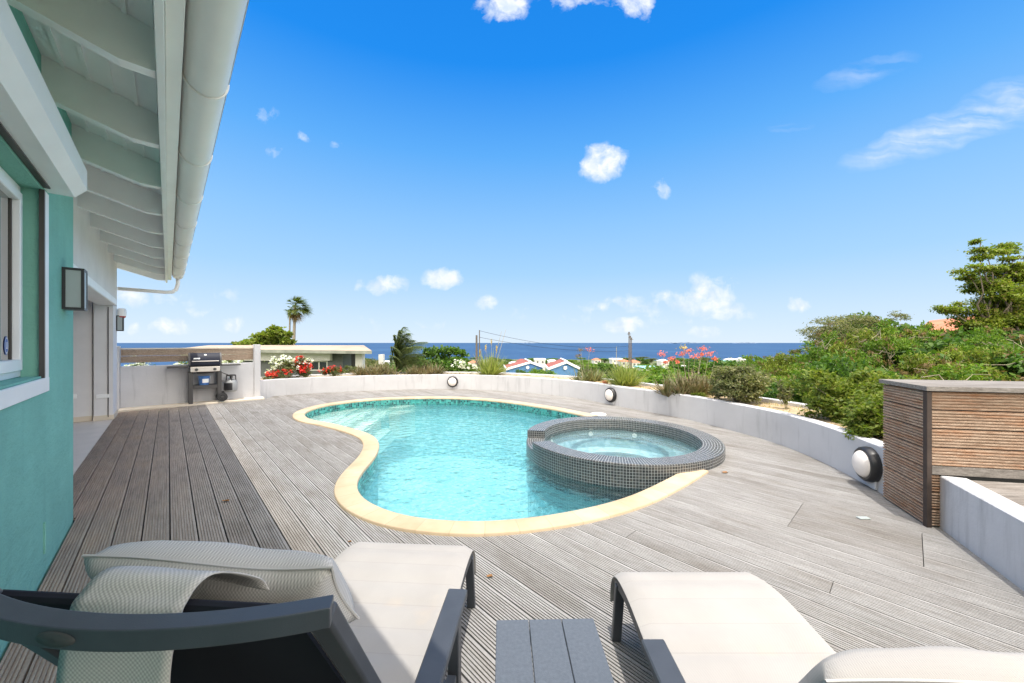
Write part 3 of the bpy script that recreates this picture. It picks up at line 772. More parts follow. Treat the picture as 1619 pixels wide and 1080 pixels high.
for k, (px, lb) in enumerate(((713, 'small looking round lamp on the curved wall behind the middle of the pool'), (967, 'round lamp with black rim on the curved wall behind the spa'), (1376, 'large looking round lamp with black rim on the wall beside the timber screen'))):
    c, t, n = wall_frame(px); o = lp if k == 0 else dup(lp, c); rz = atan2(-t.x * 0 + n.x, -n.y)
    o.location = (c.x + n.x * .001, c.y + n.y * .001, .225); o.rotation_euler = (0, 0, atan2(n.x, -n.y)); o['label'] = lb

# ------------------------------------------------------------------ barbecue wall
bq = thing('barbecue_wall', 'white rendered parapet with two end posts and slatted timber infill behind the barbecue', 'wall', P(.5, 11.3, 0))
mb = MB(); mb.pbox(-.74, 1.58, 11.25, 11.43, 0, .90, .006); build('parapet', mb, M['wallw'], bq)
for (a, b, h) in ((-.86, -.742, 1.33), (1.582, 1.72, 1.355)):
    mb = MB(); mb.pbox(a, b, 11.23, 11.45, 0, h, .008); build('post', mb, M['wallw'], bq)
mb = MB(); mb.pbox(-.74, 1.75, 10.875, 11.249, -.05, .035, .006); mb.pbox(1.722, 1.76, 11.1, 11.25, -.05, .036); build('plinth', mb, M['cream'], bq)
rr = random.Random(9)
for k in range(2):
    mb = MB(); z0 = .975 + k * .145
    for j in range(8):
        mb.a = .2 + .4 * k + rr.uniform(0, .1); mb.pbox(-.735, 1.575, 11.345, 11.365, z0 + j * .0178, z0 + j * .0178 + .0125, .0)
    mb.pbox(-.735, 1.575, 11.351, 11.366, z0 - .001, z0 + .139)
    sl_ = build('slat_board', mb, M['slat_grey'], bq)
mb = MB(); mb.a = .6; mb.pbox(-.742, 1.58, 11.335, 11.375, 1.262, 1.285); build('top_rail', mb, M['cream'], bq)

# white pillar/house -------------------------------------------------------------- villa
vl = thing('villa', 'sea green and white villa with deep raftered eaves along the left of the deck', 'house', P(-2.5, 4.5, 0))
GW = -.55; WWp = -.74; SC = 4.50; SE = 10.62
def pb(name, mat, args, par=vl, bev=0.0):
    m_ = MB()
    for a in args: m_.pbox(*a, bev)
    return build(name, m_, mat, par)
soff = lambda p: 2.955 - .3 * (p + .044)      # soffit height above p
ws0, ws1, wz0, wz1 = 1.2, 3.53, 1.19, 2.31
gw_top = 3.10
pb('green_wall', M['green'], [(GW - .2, GW, -3, ws0, -.1, gw_top), (GW - .2, GW, ws1, SC, -.1, gw_top), (GW - .2, GW, ws0, ws1, -.1, wz0), (GW - .2, GW, ws0, ws1, wz1, gw_top)])
# white wing wall: from the corner on, with a wide door opening
dz1 = 2.08
SJ = 9.94
pb('white_wall', M['white'], [(WWp - .235, WWp, SC + .002, SJ, dz1 + .12, 3.14), (WWp - .235, WWp, SJ, SE, -.02, 3.14), (GW - .2, GW - .002, SC, SC + .002, -.1, 3.1)])
mb = MB(); mb.pbox(-5.2, WWp - .001, SC + .2, 14.0, -.05, -.004); mb.pbox(-5.2, -.752, -3, SC + .2, -.05, -.006); build('floor', mb, M['tile'], vl)
pb('interior_wall', M['white'], [(-5.2, -1.0, SJ + .06, SJ + .2, 0, 2.9), (-5.2, -5.1, -3, SJ, 0, 4.0), (-5.2, -.76, -3.1, -3, 0, 3.3), (-5.2, -.8, 4.3, 4.42, 0, 2.9)])
pb('baseboard', M['cream'], [(-3.2, -1.0, SJ + .045, SJ + .059, 0, .09), (-.985, WWp + .004, SJ - .014, SJ - .001, 0, .085), (WWp + .001, WWp + .014, SJ - .01, SE, 0, .085)])
mb = MB(); mb.pbox(-1.26, -1.18, SJ + .04, SJ + .058, .42, .50, .004); build('power_outlet', mb, M['paint'], vl)
mb = MB(); mb.pbox(-.95, -.79, SJ - .02, SJ - .001, .40, .47, .004); build('door_latch', mb, M['paint'], vl)
mb = MB(); mb.tube([P(-.80, SJ - .012, .05), P(-.80, SJ - .012, 2.05)], .007, 6); build('cord', mb, M['greym'], vl)
pb('roller_box', M['paint'], [(WWp - .2, WWp + .05, SC + .01, SJ - .01, dz1, dz1 + .118)], bev=.01)
mb = MB(); mb.pbox(-5.1, -1.0, 4.6, SJ, 2.9, 2.95); mb.pbox(-5.1, -.76, -3, 4.3, 2.9, 2.95); build('ceiling', mb, M['white'], vl)
# alarm and far lamp
mb = MB(); mb.lathe([(.001, .0), (.06, .0), (.065, .03), (.065, .12), (.05, .15), (.001, .152)], P(WWp + .075, SE - .12, 1.92), n=20); al = build('alarm_siren', mb, M['paint'], vl, smooth=radians(40))
mb = MB(); mb.lathe([(.001, -.045), (.03, -.04), (.055, -.02), (.058, 0)], P(WWp + .075, SE - .12, 1.92), n=20); build('lens', mb, M['red'], al, smooth=radians(40))
def lantern(p0, s0, w, d, z0, z1, label):
    t = thing('wall_lantern', label, 'wall lamp', P(p0, s0 + w / 2, z0), 0, 'square black wall lanterns')
    f = .016; m_ = MB()
    m_.pbox(p0, p0 + d, s0, s0 + w, z0, z0 + f); m_.pbox(p0, p0 + d, s0, s0 + w, z1 - f, z1); m_.pbox(p0, p0 + f, s0, s0 + w, z0 + f, z1 - f)
    for (a, b) in ((p0 + d - f, s0), (p0 + d - f, s0 + w - f)): m_.pbox(a, a + f, b, b + f, z0 + f, z1 - f)
    build('frame', m_, M['black'], t)
    m_ = MB(); m_.pbox(p0 + f + .001, p0 + d - .004, s0 + .004, s0 + w - .004, z0 + f + .001, z1 - f - .001); build('frosted_panel', m_, M['frost'], t)
lantern(GW + .001, 4.06, .15, .105, 1.637, 1.935, 'black square lantern with frosted panes on the green corner')
lantern(WWp + .001, SE - .17, .13, .10, 1.63, 1.93, 'small looking black lantern on the end of the white wall under the siren')
# conduit bump low on green wall
mb = MB(); mb.tube([P(GW + .004, 3.55, .32), P(GW + .004, 3.55, .13)], .006, 6); build('cable_stub', mb, M['green'], vl)
# window
win = build('window', (lambda m_: (m_.pbox(GW - .0, GW + .012, ws1 - .005, ws1 + .08, wz0 - .085, wz1, .003), m_.pbox(GW, GW + .014, ws0 - .08, ws1 + .081, wz0 - .086, wz0 + .0, .003), m_)[-1])(MB()), M['paint'], vl)
pb('guide_rail', M['rail'], [(GW - .010, GW + .011, ws1 - .028, ws1 - .006, wz0, wz1)], win)
pb('guide_rail', M['rail'], [(GW - .03, GW + .024, ws0 + .006, ws0 + .045, wz0, wz1)], win)
pb('sill', M['green'], [(GW - .16, GW - .001, ws0 + .001, ws1 - .001, wz0 + .001, wz0 + .012)], win)
fr = [(GW - .15, GW - .08, ws1 - .035, ws1 - .002, wz0 + .013, wz1 - .002), (GW - .15, GW - .08, ws0, ws1 - .036, wz0 + .013, wz0 + .05), (GW - .15, GW - .08, ws0, ws1 - .036, wz1 - .05, wz1 - .002),
      (GW - .135, GW - .065, ws1 - .085, ws1 - .045, wz0 + .051, wz1 - .051), (GW - .135, GW - .065, ws0 + .1, ws1 - .086, wz0 + .051, wz0 + .115), (GW - .135, GW - .065, ws0 + .1, ws1 - .086, wz1 - .10, wz1 - .051),
      (GW - .135, GW - .065, 2.3, 2.36, wz0 + .116, wz1 - .101)]
pb('frame', M['paint'], fr, win, .004)
pb('pane', M['glass'], [(GW - .105, GW - .10, ws0, ws1 - .103, wz0 + .116, wz1 - .101)], win)
pb('track', M['rail'], [(GW - .112, GW - .094, ws1 - .102, ws1 - .0865, wz0 + .116, wz1 - .101)], win)
st = MB(); st.lathe([(.001, .0), (.034, .0)], P(GW - .098, 3.36, 1.385), (DS, Vector((0, 0, 1.5)), DP), 28); stk = build('sticker', st, M['sticker'], win)
st = MB(); st.lathe([(.026, .0015), (.030, .0015)], P(GW - .098, 3.36, 1.385), (DS, Vector((0, 0, 1.5)), DP), 28)
st.m = 0; st.pbox(GW - .0965, GW - .096, 3.348, 3.353, 1.375, 1.405); st.pbox(GW - .0965, GW - .096, 3.367, 3.372, 1.375, 1.405); st.pbox(GW - .0965, GW - .096, 3.348, 3.372, 1.367, 1.374)
build('sticker_print', st, M['paint'], win)
# roller shutter box above the window
m_ = MB(); cs = [(GW, 2.335), (GW + .11, 2.335), (GW + .162, 2.395), (GW + .162, 2.52), (GW + .10, 2.62), (GW, 2.64)]
s0_, s1_ = ws0 - .2, 3.66
vs = [P(p, s0_, z) for p, z in cs] + [P(p, s1_, z) for p, z in cs]; n = len(cs)
m_.idx(vs, [tuple(range(n)), tuple(range(2 * n - 1, n - 1, -1))] + [(i, n + i, n + (i + 1) % n, (i + 1) % n) for i in range(n)])
build('shutter_box', m_, M['paint'], vl)
pb('shutter_slot', M['rail'], [(GW + .002, GW + .03, ws0, ws1, 2.326, 2.3345)])
# roof: soffit boards, rafters, fascia, gutter, roof sheet
RS1 = 11.25
m_ = MB(); pp_ = -.05
while pp_ > -5.2:
    q = pp_ - .105
    def so_(p, dz=0): return soff(p) + dz
    a, b = pp_ - .004, q + .004
    m_.a = .5
    m_.idx([P(a, -3, so_(a)), P(b, -3, so_(b)), P(b, RS1, so_(b)), P(a, RS1, so_(a))], [(0, 1, 2, 3)])
    m_.idx([P(a, -3, so_(a)), P(a, RS1, so_(a)), P(pp_, RS1, so_(pp_, .008)), P(pp_, -3, so_(pp_, .008))], [(0, 1, 2, 3)])
    m_.idx([P(b, -3, so_(b)), P(q, -3, so_(q, .008)), P(q, RS1, so_(q, .008)), P(b, RS1, so_(b))], [(0, 1, 2, 3)])
    mid_ = q; m_.idx([P(mid_ + .010, -3, so_(mid_ + .010, -.012)), P(mid_ - .010, -3, so_(mid_ - .010, -.012)), P(mid_ - .010, RS1, so_(mid_ - .010, -.012)), P(mid_ + .010, RS1, so_(mid_ + .010, -.012))], [(0, 1, 2, 3)])
    for sg in (-.010, .010): m_.idx([P(mid_ + sg, -3, so_(mid_ + sg, -.012)), P(mid_ + sg, RS1, so_(mid_ + sg, -.012)), P(mid_ + sg, RS1, so_(mid_ + sg, .006)), P(mid_ + sg, -3, so_(mid_ + sg, .006))], [(0, 1, 2, 3)])
    pp_ = q
build('soffit', m_, M['paint'], vl)
s = 2.56 - .937 * 5
while s < RS1 - .05:
    cs = [(-.046, 2.752), (-.174, 2.752)]; cs += [(-1.6, 2.752 + .3 * 1.426), (-1.6, soff(-1.6) - .001), (-.046, soff(-.046) - .001)]
    m_ = MB(); vs = [P(p, s, z) for p, z in cs] + [P(p, s + .07, z) for p, z in cs]; n = len(cs)
    m_.idx(vs, [tuple(range(n))[::-1], tuple(range(n, 2 * n))] + [(i, (i + 1) % n, n + (i + 1) % n, n + i) for i in range(n)])
    build('rafter', m_, M['paint'], vl); s += .937
pb('fascia', M['paint'], [(-.044, -.012, -3, RS1 + .02, 2.735, 3.0), (-.011, .052, -3, RS1 + .021, 2.80, 3.01)], bev=.003)
m_ = MB(); T = .035
vs = [P(.27, -3.1, 2.958), P(.27, RS1 + .03, 2.958), P(-5.3, -3.1, 4.58), P(-5.3, RS1 + .03, 4.58), P(.27, -3.1, 2.985), P(.27, RS1 + .03, 2.985), P(-5.3, -3.1, 4.62), P(-5.3, RS1 + .03, 4.62)]
m_.idx(vs, [(0, 2, 3, 1), (4, 5, 7, 6), (0, 1, 5, 4), (2, 6, 7, 3), (0, 4, 6, 2), (1, 3, 7, 5)]); build('roof', m_, M['pvc'], vl)
gt = MB(); n = 16; gc, gz, gr = .155, 2.90, .098
prof = [(gc + gr * cos(pi + pi * k / n), gz + gr * 1.15 * sin(pi + pi * k / n)) for k in range(n + 1)]
prof2 = [(gc + (gr - .006) * cos(pi + pi * k / n), gz + (gr - .006) * 1.15 * sin(pi + pi * k / n)) for k in range(n + 1)]
GE = RS1 - .3
vs = [P(p, -3, z) for p, z in prof] + [P(p, GE, z) for p, z in prof] + [P(p, -3, z) for p, z in prof2] + [P(p, GE, z) for p, z in prof2]
m1 = n + 1
fs = [(k, m1 + k, m1 + k + 1, k + 1) for k in range(n)] + [(2 * m1 + k, 2 * m1 + k + 1, 3 * m1 + k + 1, 3 * m1 + k) for k in range(n)] + [(n, m1 + n, 3 * m1 + n, 2 * m1 + n)]
fs += [tuple(m1 + k for k in range(m1))]
gt.idx(vs, fs); gut = build('gutter', gt, M['pvc'], vl, smooth=radians(50))
s = 1.6 - 1.1 * 3
while s < GE:
    m_ = MB(); m_.tube([P(gc + (gr + .004) * cos(pi + pi * k / n), s, gz + (gr + .004) * 1.15 * sin(pi + pi * k / n)) for k in range(n + 1)], .006, 6); build('gutter_strap', m_, M['pvc'], gut); s += 1.1
m_ = MB(); m_.tube([P(gc, GE - .12, 2.80), P(gc, GE - .12, 2.68), P(gc - .03, GE - .14, 2.55), P(gc - .09, GE - .16, 2.49), P(gc - .2, GE - .17, 2.475), P(WWp, 10.75 - .05, 2.475)], .036, 12); build('downpipe', m_, M['pvc'], vl, smooth=True)
m_ = MB(); m_.pbox(-2.5, -.98, SE, SE + .1, 0, 3.1); build('gable_wall', m_, M['white'], vl)

# ------------------------------------------------------------------ barbecue grill
gl = thing('gas_grill', 'two burner gas barbecue with dark lid and side shelves by the white parapet', 'barbecue', P(.62, 11.05, .035))
def gb(name, mat, args, bev=0.0, par=gl):
    m_ = MB()
    for a in args: m_.pbox(*a, bev)
    return build(name, m_, mat, par)
ga, gb1 = .33, .91; G0, G1 = 10.88, 11.2
for (a, b) in ((ga, G0), (ga, G1 - .05), (gb1 - .075, G0), (gb1 - .075, G1 - .05)):
    z = .036 if a == ga else .17
    gb('leg', M['greym'], [(a, a + .075, b, b + .05, z, .74)], .004)
gb('bottom_shelf', M['greym'], [(ga + .076, gb1 - .076, G0 - .002, G1, .36, .44)], .004)
gb('cookbox', M['black'], [(ga + .02, gb1 - .02, G0, G1, .741, .88)], .01)
cp_ = gb('control_panel', M['steel'], [(ga + .03, gb1 - .03, G0 - .06, G0 - .002, .745, .86)], .01)
for a in (ga + .13, gb1 - .13):
    m_ = MB(); m_.lathe([(.03, 0), (.03, .03), (.001, .032)], P(a, G0 - .061, .80), (DP, Vector((0, 0, 1)), -DS), 16); build('knob', m_, M['greym'], cp_, smooth=radians(40))
cs = [(G0 - .03, .89), (G0 - .035, .96), (G0 + .02, 1.10), (G0 + .12, 1.17), (G0 + .24, 1.165), (G1 + .0, 1.05), (G1, .89)]
def sweep(name, mat, cs, p0, p1, par=gl):
    m_ = MB(); n = len(cs); vs = [P(p0, a, z) for a, z in cs] + [P(p1, a, z) for a, z in cs]
    m_.idx(vs, [tuple(range(n)), tuple(range(n, 2 * n))[::-1]] + [(i, n + i, n + (i + 1) % n, (i + 1) % n) for i in range(n)]); return build(name, m_, mat, par, smooth=radians(35), merge=True)
lid = sweep('lid', M['blackm'], cs, ga + .03, gb1 - .03)
cs2 = [(a - .004 if a < 11.05 else a + .004, z + (.004 if z > .9 else 0)) for a, z in cs]
for a in (ga, gb1 - .029): sweep('lid_end_cap', M['greym'], cs2, a, a + .029, lid)
m_ = MB(); m_.tube([P(ga + .06, G0 - .02, .985), P(ga + .06, G0 - .075, .985), P(gb1 - .06, G0 - .075, .985), P(gb1 - .06, G0 - .02, .985)], .011, 8); build('handle', m_, M['steel'], lid)
m_ = MB(); q = DS.copy(); fn = (P(0, .055, .14) - P(0, 0, 0)).normalized(); nr = Vector((0, 0, 0)) + DP.cross(fn)
c = P(ga + .14, G0 - .012 + .018, 1.045) - DS * .016
m_.box(c, (.11, .03, .004), (DP, fn, DP.cross(fn))); build('badge', m_, M['paint'], lid)
m_ = MB(); m_.lathe([(.026, 0), (.001, .002)], P((ga + gb1) / 2, G0 + .035, 1.125), (DP, fn * .7, (DP.cross(fn))), 18); build('emblem', m_, M['paint'], lid)
gb('side_shelf', M['greym'], [(-.02, ga - .002, G0 + .02, G1, .845, .885)], .006)
gb('side_shelf', M['greym'], [(gb1 + .002, 1.27, G0 + .02, G1, .862, .895)], .006)
gb('drip_tray', M['greym'], [(ga + .14, gb1 - .14, G0 + .02, G1 - .05, .70, .72)], .004)
for s_ in (G0 - .03, G1 - .03):
    m_ = MB(); m_.lathe([(.001, -.02), (.05, -.02), (.055, -.025), (.095, -.022), (.1, 0), (.095, .022), (.055, .025), (.05, .02), (.001, .02)], P(gb1 + .01, s_, .14), (DP, Vector((0, 0, 1)), DS), 32); wh = build('wheel', m_, M['rubber'], gl, smooth=radians(35))
    m_ = MB(); m_.lathe([(.022, -.031), (.03, -.026)], P(gb1 + .01, s_, .14), (DP, Vector((0, 0, 1)), DS), 16)
    for k in range(5):
        a = 2 * pi * k / 5; m_.bar(P(gb1 + .01, s_ - .025, .14), P(gb1 + .01 + .052 * cos(a), s_ - .025, .14 + .052 * sin(a)), .01, .006)
    build('hub', m_, M['greym'], wh)
bk = thing('bucket', 'small blue plastic bucket on the lower shelf of the barbecue', 'bucket', P(.60, 11.0, .441))
m_ = MB(); m_.lathe([(.001, .0), (.085, .0), (.108, .19), (.113, .19), (.113, .20), (.104, .2), (.08, .012), (.001, .012)], P(.60, 11.0, .441), n=28); bb = build('tub', m_, M['blue'], bk, smooth=radians(40))
m_ = MB(); m_.lathe([(.102, .05), (.1065, .14)], P(.60, 11.0, .441), (-DS, DP, Vector((0, 0, 1))), 12, radians(-20), radians(50)); build('label_print', m_, M['paint'], bb)
m_ = MB(); m_.tube([P(.60 + .112 * cos(pi * k / 10), 11.0 - .03 * sin(pi * k / 10), .625 - .10 * sin(pi * k / 10)) for k in range(11)], .003, 6); build('handle', m_, M['paint'], bk)
tk = thing('gas_canister', 'grey and black gas canister with carrying handle hung at the right side of the barbecue', 'gas canister', P(1.10, 11.04, .2))
c = P(1.10, 11.04, 0)
m_ = MB(); m_.lathe([(.001, .23), (.08, .235), (.115, .25), (.128, .29), (.128, .45), (.108, .50), (.07, .525), (.001, .53)], c, n=32); build('tank', m_, plain('grey_tank', (.30, .31, .31), .45), tk, smooth=radians(50))
m_ = MB(); m_.lathe([(.130, .28), (.133, .29), (.133, .44), (.130, .45)], c, n=18, a0=radians(210), a1=radians(318)); build('black_panel', m_, M['black'], tk, smooth=True)
m_ = MB()
for k in range(4):
    a = radians(45 + 90 * k); m_.tube([c + Vector((.095 * cos(a), .095 * sin(a), .48)), c + Vector((.085 * cos(a), .085 * sin(a), .62))], .011, 8)
m_.tube([c + Vector((.085 * cos(2 * pi * k / 20), .085 * sin(2 * pi * k / 20), .625)) for k in range(21)], .013, 8); build('handle', m_, M['greym'], tk, smooth=True)
m_ = MB(); m_.tube([c + Vector((0, 0, .55)), c + Vector((0, 0, .61)), P(1.0, 11.02, .66), P(.925, 11.02, .70)], .009, 8); m_.box(c + Vector((0, 0, .585)), (.05, .05, .05), bev=.008); build('valve', m_, M['black'], tk)
for z_ in (.50, .25):
    m_ = MB(); m_.bar(P(.912, 11.04, z_), P(.97, 11.04, z_), .02, .02); build('bracket', m_, M['black'], tk)

# ------------------------------------------------------------------ timber screen box, raised deck, low wall
c0 = g(1465, 833); c1 = g(1396, 787.4); c0 = Vector((c0.x, c0.y, 0)); c1 = Vector((c1.x, c1.y, 0))
dl = (c1 - c0); LL = dl.length; dl.normalize(); drt = Vector((.982, -.19, 0)).normalized()
bx = thing('timber_screen', 'tall timber clad cabinet of grooved brown boards at the right edge of the deck', 'cabinet', c0 + drt * .8 + dl * .3)
ZT = 1.035
rr = random.Random(21)
def clad(o, d, L0, L1, nout, z0, z1, nboards, name='cladding_board'):
    bh = (z1 - z0) / nboards
    for k in range(nboards):
        m_ = MB(); zz = z0 + k * bh; m_.a = rr.uniform(.05, 1); nr = 6; pit = (bh - .008) / nr
        up = Vector((0, 0, 1))
        a0 = o + d * L0; a1 = o + d * L1
        # fluted face in profile
        prof = []
        for j in range(nr):
            z = zz + j * pit; prof += [(-.010, z), (-.001, z + .002), (0, z + .005), (0, z + pit - .010), (-.002, z + pit - .0075), (-.010, z + pit - .006)]
        prof += [(-.010, zz + nr * pit)]
        prof = [(-.022, zz)] + prof + [(-.022, zz + nr * pit)]
        vs = [a0 + nout * n_ + up * z for n_, z in prof] + [a1 + nout * n_ + up * z for n_, z in prof]; n = len(prof)
        m_.idx(vs, [(i, n + i, n + i + 1, i + 1) for i in range(n - 1)] + [tuple(range(n)), tuple(range(n, 2 * n))[::-1], (0, n - 1, 2 * n - 1, n)])
        ob = build(name, m_, M['slat'], bx)
nl = Vector((-dl.y, dl.x, 0)); nr_ = Vector((drt.y, -drt.x, 0))
if nl.x > 0: nl = -nl
if nr_.y > 0: nr_ = -nr_
clad(c0, dl, .03, LL, nl, .01, ZT, 7)
clad(c0, drt, .035, 1.9, nr_, .47, ZT, 4)
clad(c0, drt, .03, .09, nr_, .01, .40, 3)
m_ = MB(); m_.a = .3; m_.bar(c0 + drt * .03 + nr_ * -.008 + Vector((0, 0, .435)), c0 + drt * 1.9 + nr_ * -.008 + Vector((0, 0, .435)), .03, .062); build('mid_rail', m_, M['bench'], bx)
m_ = MB(); m_.a = .1; m_.box(c0 + drt * .008 + dl * .005 + Vector((0, 0, .515)), (.032, .036, 1.03), (drt, nr_, Vector((0, 0, 1))), .002); build('corner_post', m_, plain('dark_post', (.05, .035, .028), .8, var=.3, sc=9), bx)
capo = [c0 + nl * .02 + nr_ * .03, c0 + drt * 1.95 + nr_ * .03, c0 + drt * 1.95 + dl * (LL + .02), c1 + nl * .02 + dl * .02]
m_ = MB(); m_.a = .6; m_.prism([(q.x, q.y) for q in capo], ZT + .002, ZT + .035); build('top_board', m_, M['bench'], bx)
m_ = MB(); core = [c0 - nl * .03 - nr_ * .03, c0 + drt * 1.9 - nr_ * .03, c0 + drt * 1.9 + dl * (LL - .03), c1 - nl * .03 - dl * .03]
m_.prism([(q.x, q.y) for q in core], 0, ZT); build('core', m_, M['rubber'], bx)
w0 = g(1487, 835); w1d = Vector((-.445, -.896, 0)).normalized(); wn = Vector((.896, -.445, 0)); w0 = Vector((w0.x, w0.y, 0)) + w1d * -.02
m_ = MB(); q = [w0, w0 + w1d * 2.6, w0 + w1d * 2.6 + wn * .15, w0 + wn * .15]
b_ = (w0 + w1d * 1.3 + wn * .075); m_.box((b_.x, b_.y, .19), (.15, 2.6, .41), (wn, -w1d, Vector((0, 0, 1))), .008)
tag(build('low_wall', m_, M['wallw']), 'straight low white wall at the right edge in front of the timber cabinet', 'wall')
m_ = MB(); rr2 = random.Random(2)
q0 = w0 + wn * .155
for k in range(15):
    m_.a = rr2.uniform(.1, 1)
    a = c0 + drt * .12 + nr_ * (.01 + k * .148); 
    st_ = (a - q0).dot(w1d); x0 = q0 + w1d * max(0, st_)
    # board runs along drt from the low wall outwards
    t = (a - q0); den = wn.dot(drt); x = q0 + w1d * 0
    # intersection of board line with wall line
    M2 = Matrix(((drt.x, -w1d.x), (drt.y, -w1d.y))); rhs = Vector((q0.x - a.x, q0.y - a.y))
    sol = M2.inverted() @ rhs; start = a + drt * (sol[0] - .12)
    e = start + drt * 2.6
    m_.box((start + e) / 2 + nr_ * .07 + Vector((0, 0, .365)), (2.6, .14, .025), (drt, nr_, Vector((0, 0, 1))), .002)
struct(build('raised_deck', m_, M['bench']), 'raised grey timber platform behind the low white wall')

# small things on the deck
c = g(1365, 820); m_ = MB(); m_.box((c.x, c.y, .005), (.085, .04, .010), bev=.003)
tag(build('deck_light', m_, M['frost']), 'small clear glass light set into the deck boards near the cabinet', 'deck light')
leafm = plain('dry_leaf', (.28, .14, .05), .8)
for (px, py, lb, s_) in ((1146, 748, 'curled brown leaf lying on the deck beside the spa', .035), (357, 793, 'pale dry leaf on the shaded deck boards', .03), (774, 913, 'tiny dry leaf near the foot of the left lounger', .02), (553, 858, 'small brown leaf behind the head pillow lounger on the sunlit deck', .012)):
    c = g(px, py); m_ = MB()
    for k in range(8):
        a, b = 2 * pi * k / 8, 2 * pi * (k + 1) / 8
        m_.face([(c.x, c.y, .004), (c.x + s_ * cos(a), c.y + s_ * .6 * sin(a), .004 + .012 * abs(sin(a * 1.5))), (c.x + s_ * cos(b), c.y + s_ * .6 * sin(b), .004 + .012 * abs(sin(b * 1.5)))])
    tag(build('dry_leaf', m_, leafm), lb, 'leaf')

# ------------------------------------------------------------------ sun loungers
def fabric_slab(m_, path, w0, w1, th, nu=14, puff=0.0, uvs=1.0, quilt=0.0, edge=.03):
    """path: list of (pos, normal) in the side plane; closed cushion between x=w0..w1"""
    n = len(path); L_ = [0]
    for a, b in zip(path, path[1:]): L_.append(L_[-1] + (b[0] - a[0]).length)
    rows = []
    def row(sgn):
        out = []
        for i, (p, nn_) in enumerate(path):
            for j in range(nu + 1):
                t = j / nu; x = w0 + (w1 - w0) * t
                e = min(t, 1 - t) * (w1 - w0); k = sqrt(max(0, 1 - (1 - min(1, e / edge)) ** 2)) if edge > 0 else 1
                ei = min(L_[i], L_[-1] - L_[i]); ki = sqrt(max(0, 1 - (1 - min(1, ei / edge)) ** 2)) if edge > 0 else 1
                q = quilt * abs(sin(pi * L_[i] / .115)) ** .5 if sgn > 0 else 0
                h = sgn * th / 2 * (.12 + .88 * k * ki) + sgn * puff * sin(pi * t) * sin(pi * L_[i] / L_[-1]) + q * k * ki
                out.append(Vector((x, 0, 0)) + p + nn_ * h)
        return out
    A = row(1); B = row(-1); W_ = nu + 1; vs = A + B; o = len(A); fs = []; uv = []
    def U_(i, j): return ((w0 + (w1 - w0) * j / nu), L_[i])
    for i in range(n - 1):
        for j in range(nu):
            fs.append((i * W_ + j, i * W_ + j + 1, (i + 1) * W_ + j + 1, (i + 1) * W_ + j)); uv.append([U_(i, j), U_(i, j + 1), U_(i + 1, j + 1), U_(i + 1, j)])
            fs.append((o + i * W_ + j, o + (i + 1) * W_ + j, o + (i + 1) * W_ + j + 1, o + i * W_ + j + 1)); uv.append([U_(i, j), U_(i + 1, j), U_(i + 1, j + 1), U_(i, j + 1)])
    for i in range(n - 1):
        for j in (0, nu):
            q = (i * W_ + j, (i + 1) * W_ + j, o + (i + 1) * W_ + j, o + i * W_ + j); fs.append(q if j == 0 else q[::-1]); uv.append([(0, L_[i]), (0, L_[i + 1]), (.05, L_[i + 1]), (.05, L_[i])])
    for j in range(nu):
        for i in (0, n - 1):
            q = (i * W_ + j, o + i * W_ + j, o + i * W_ + j + 1, i * W_ + j + 1); fs.append(q if i == 0 else q[::-1]); uv.append([(U_(i, j)[0], 0), (U_(i, j)[0], .05), (U_(i, j + 1)[0], .05), (U_(i, j + 1)[0], 0)])
    m_.idx(vs, fs, uv)
def side_path(pts, step=.02, k=8):
    c = catmull(pts, False, k); c = resample(c, step); out = []
    for i, p in enumerate(c):
        a = c[max(0, i - 1)]; b = c[min(len(c) - 1, i + 1)]; t = Vector((0, b[0] - a[0], b[1] - a[1])).normalized()
        nn_ = Vector((0, -t.z, t.y)); nn_ = nn_ if nn_.z > 0 or abs(nn_.z) < .3 else -nn_
        out.append((Vector((0, p[0], p[1])), nn_))
    return out
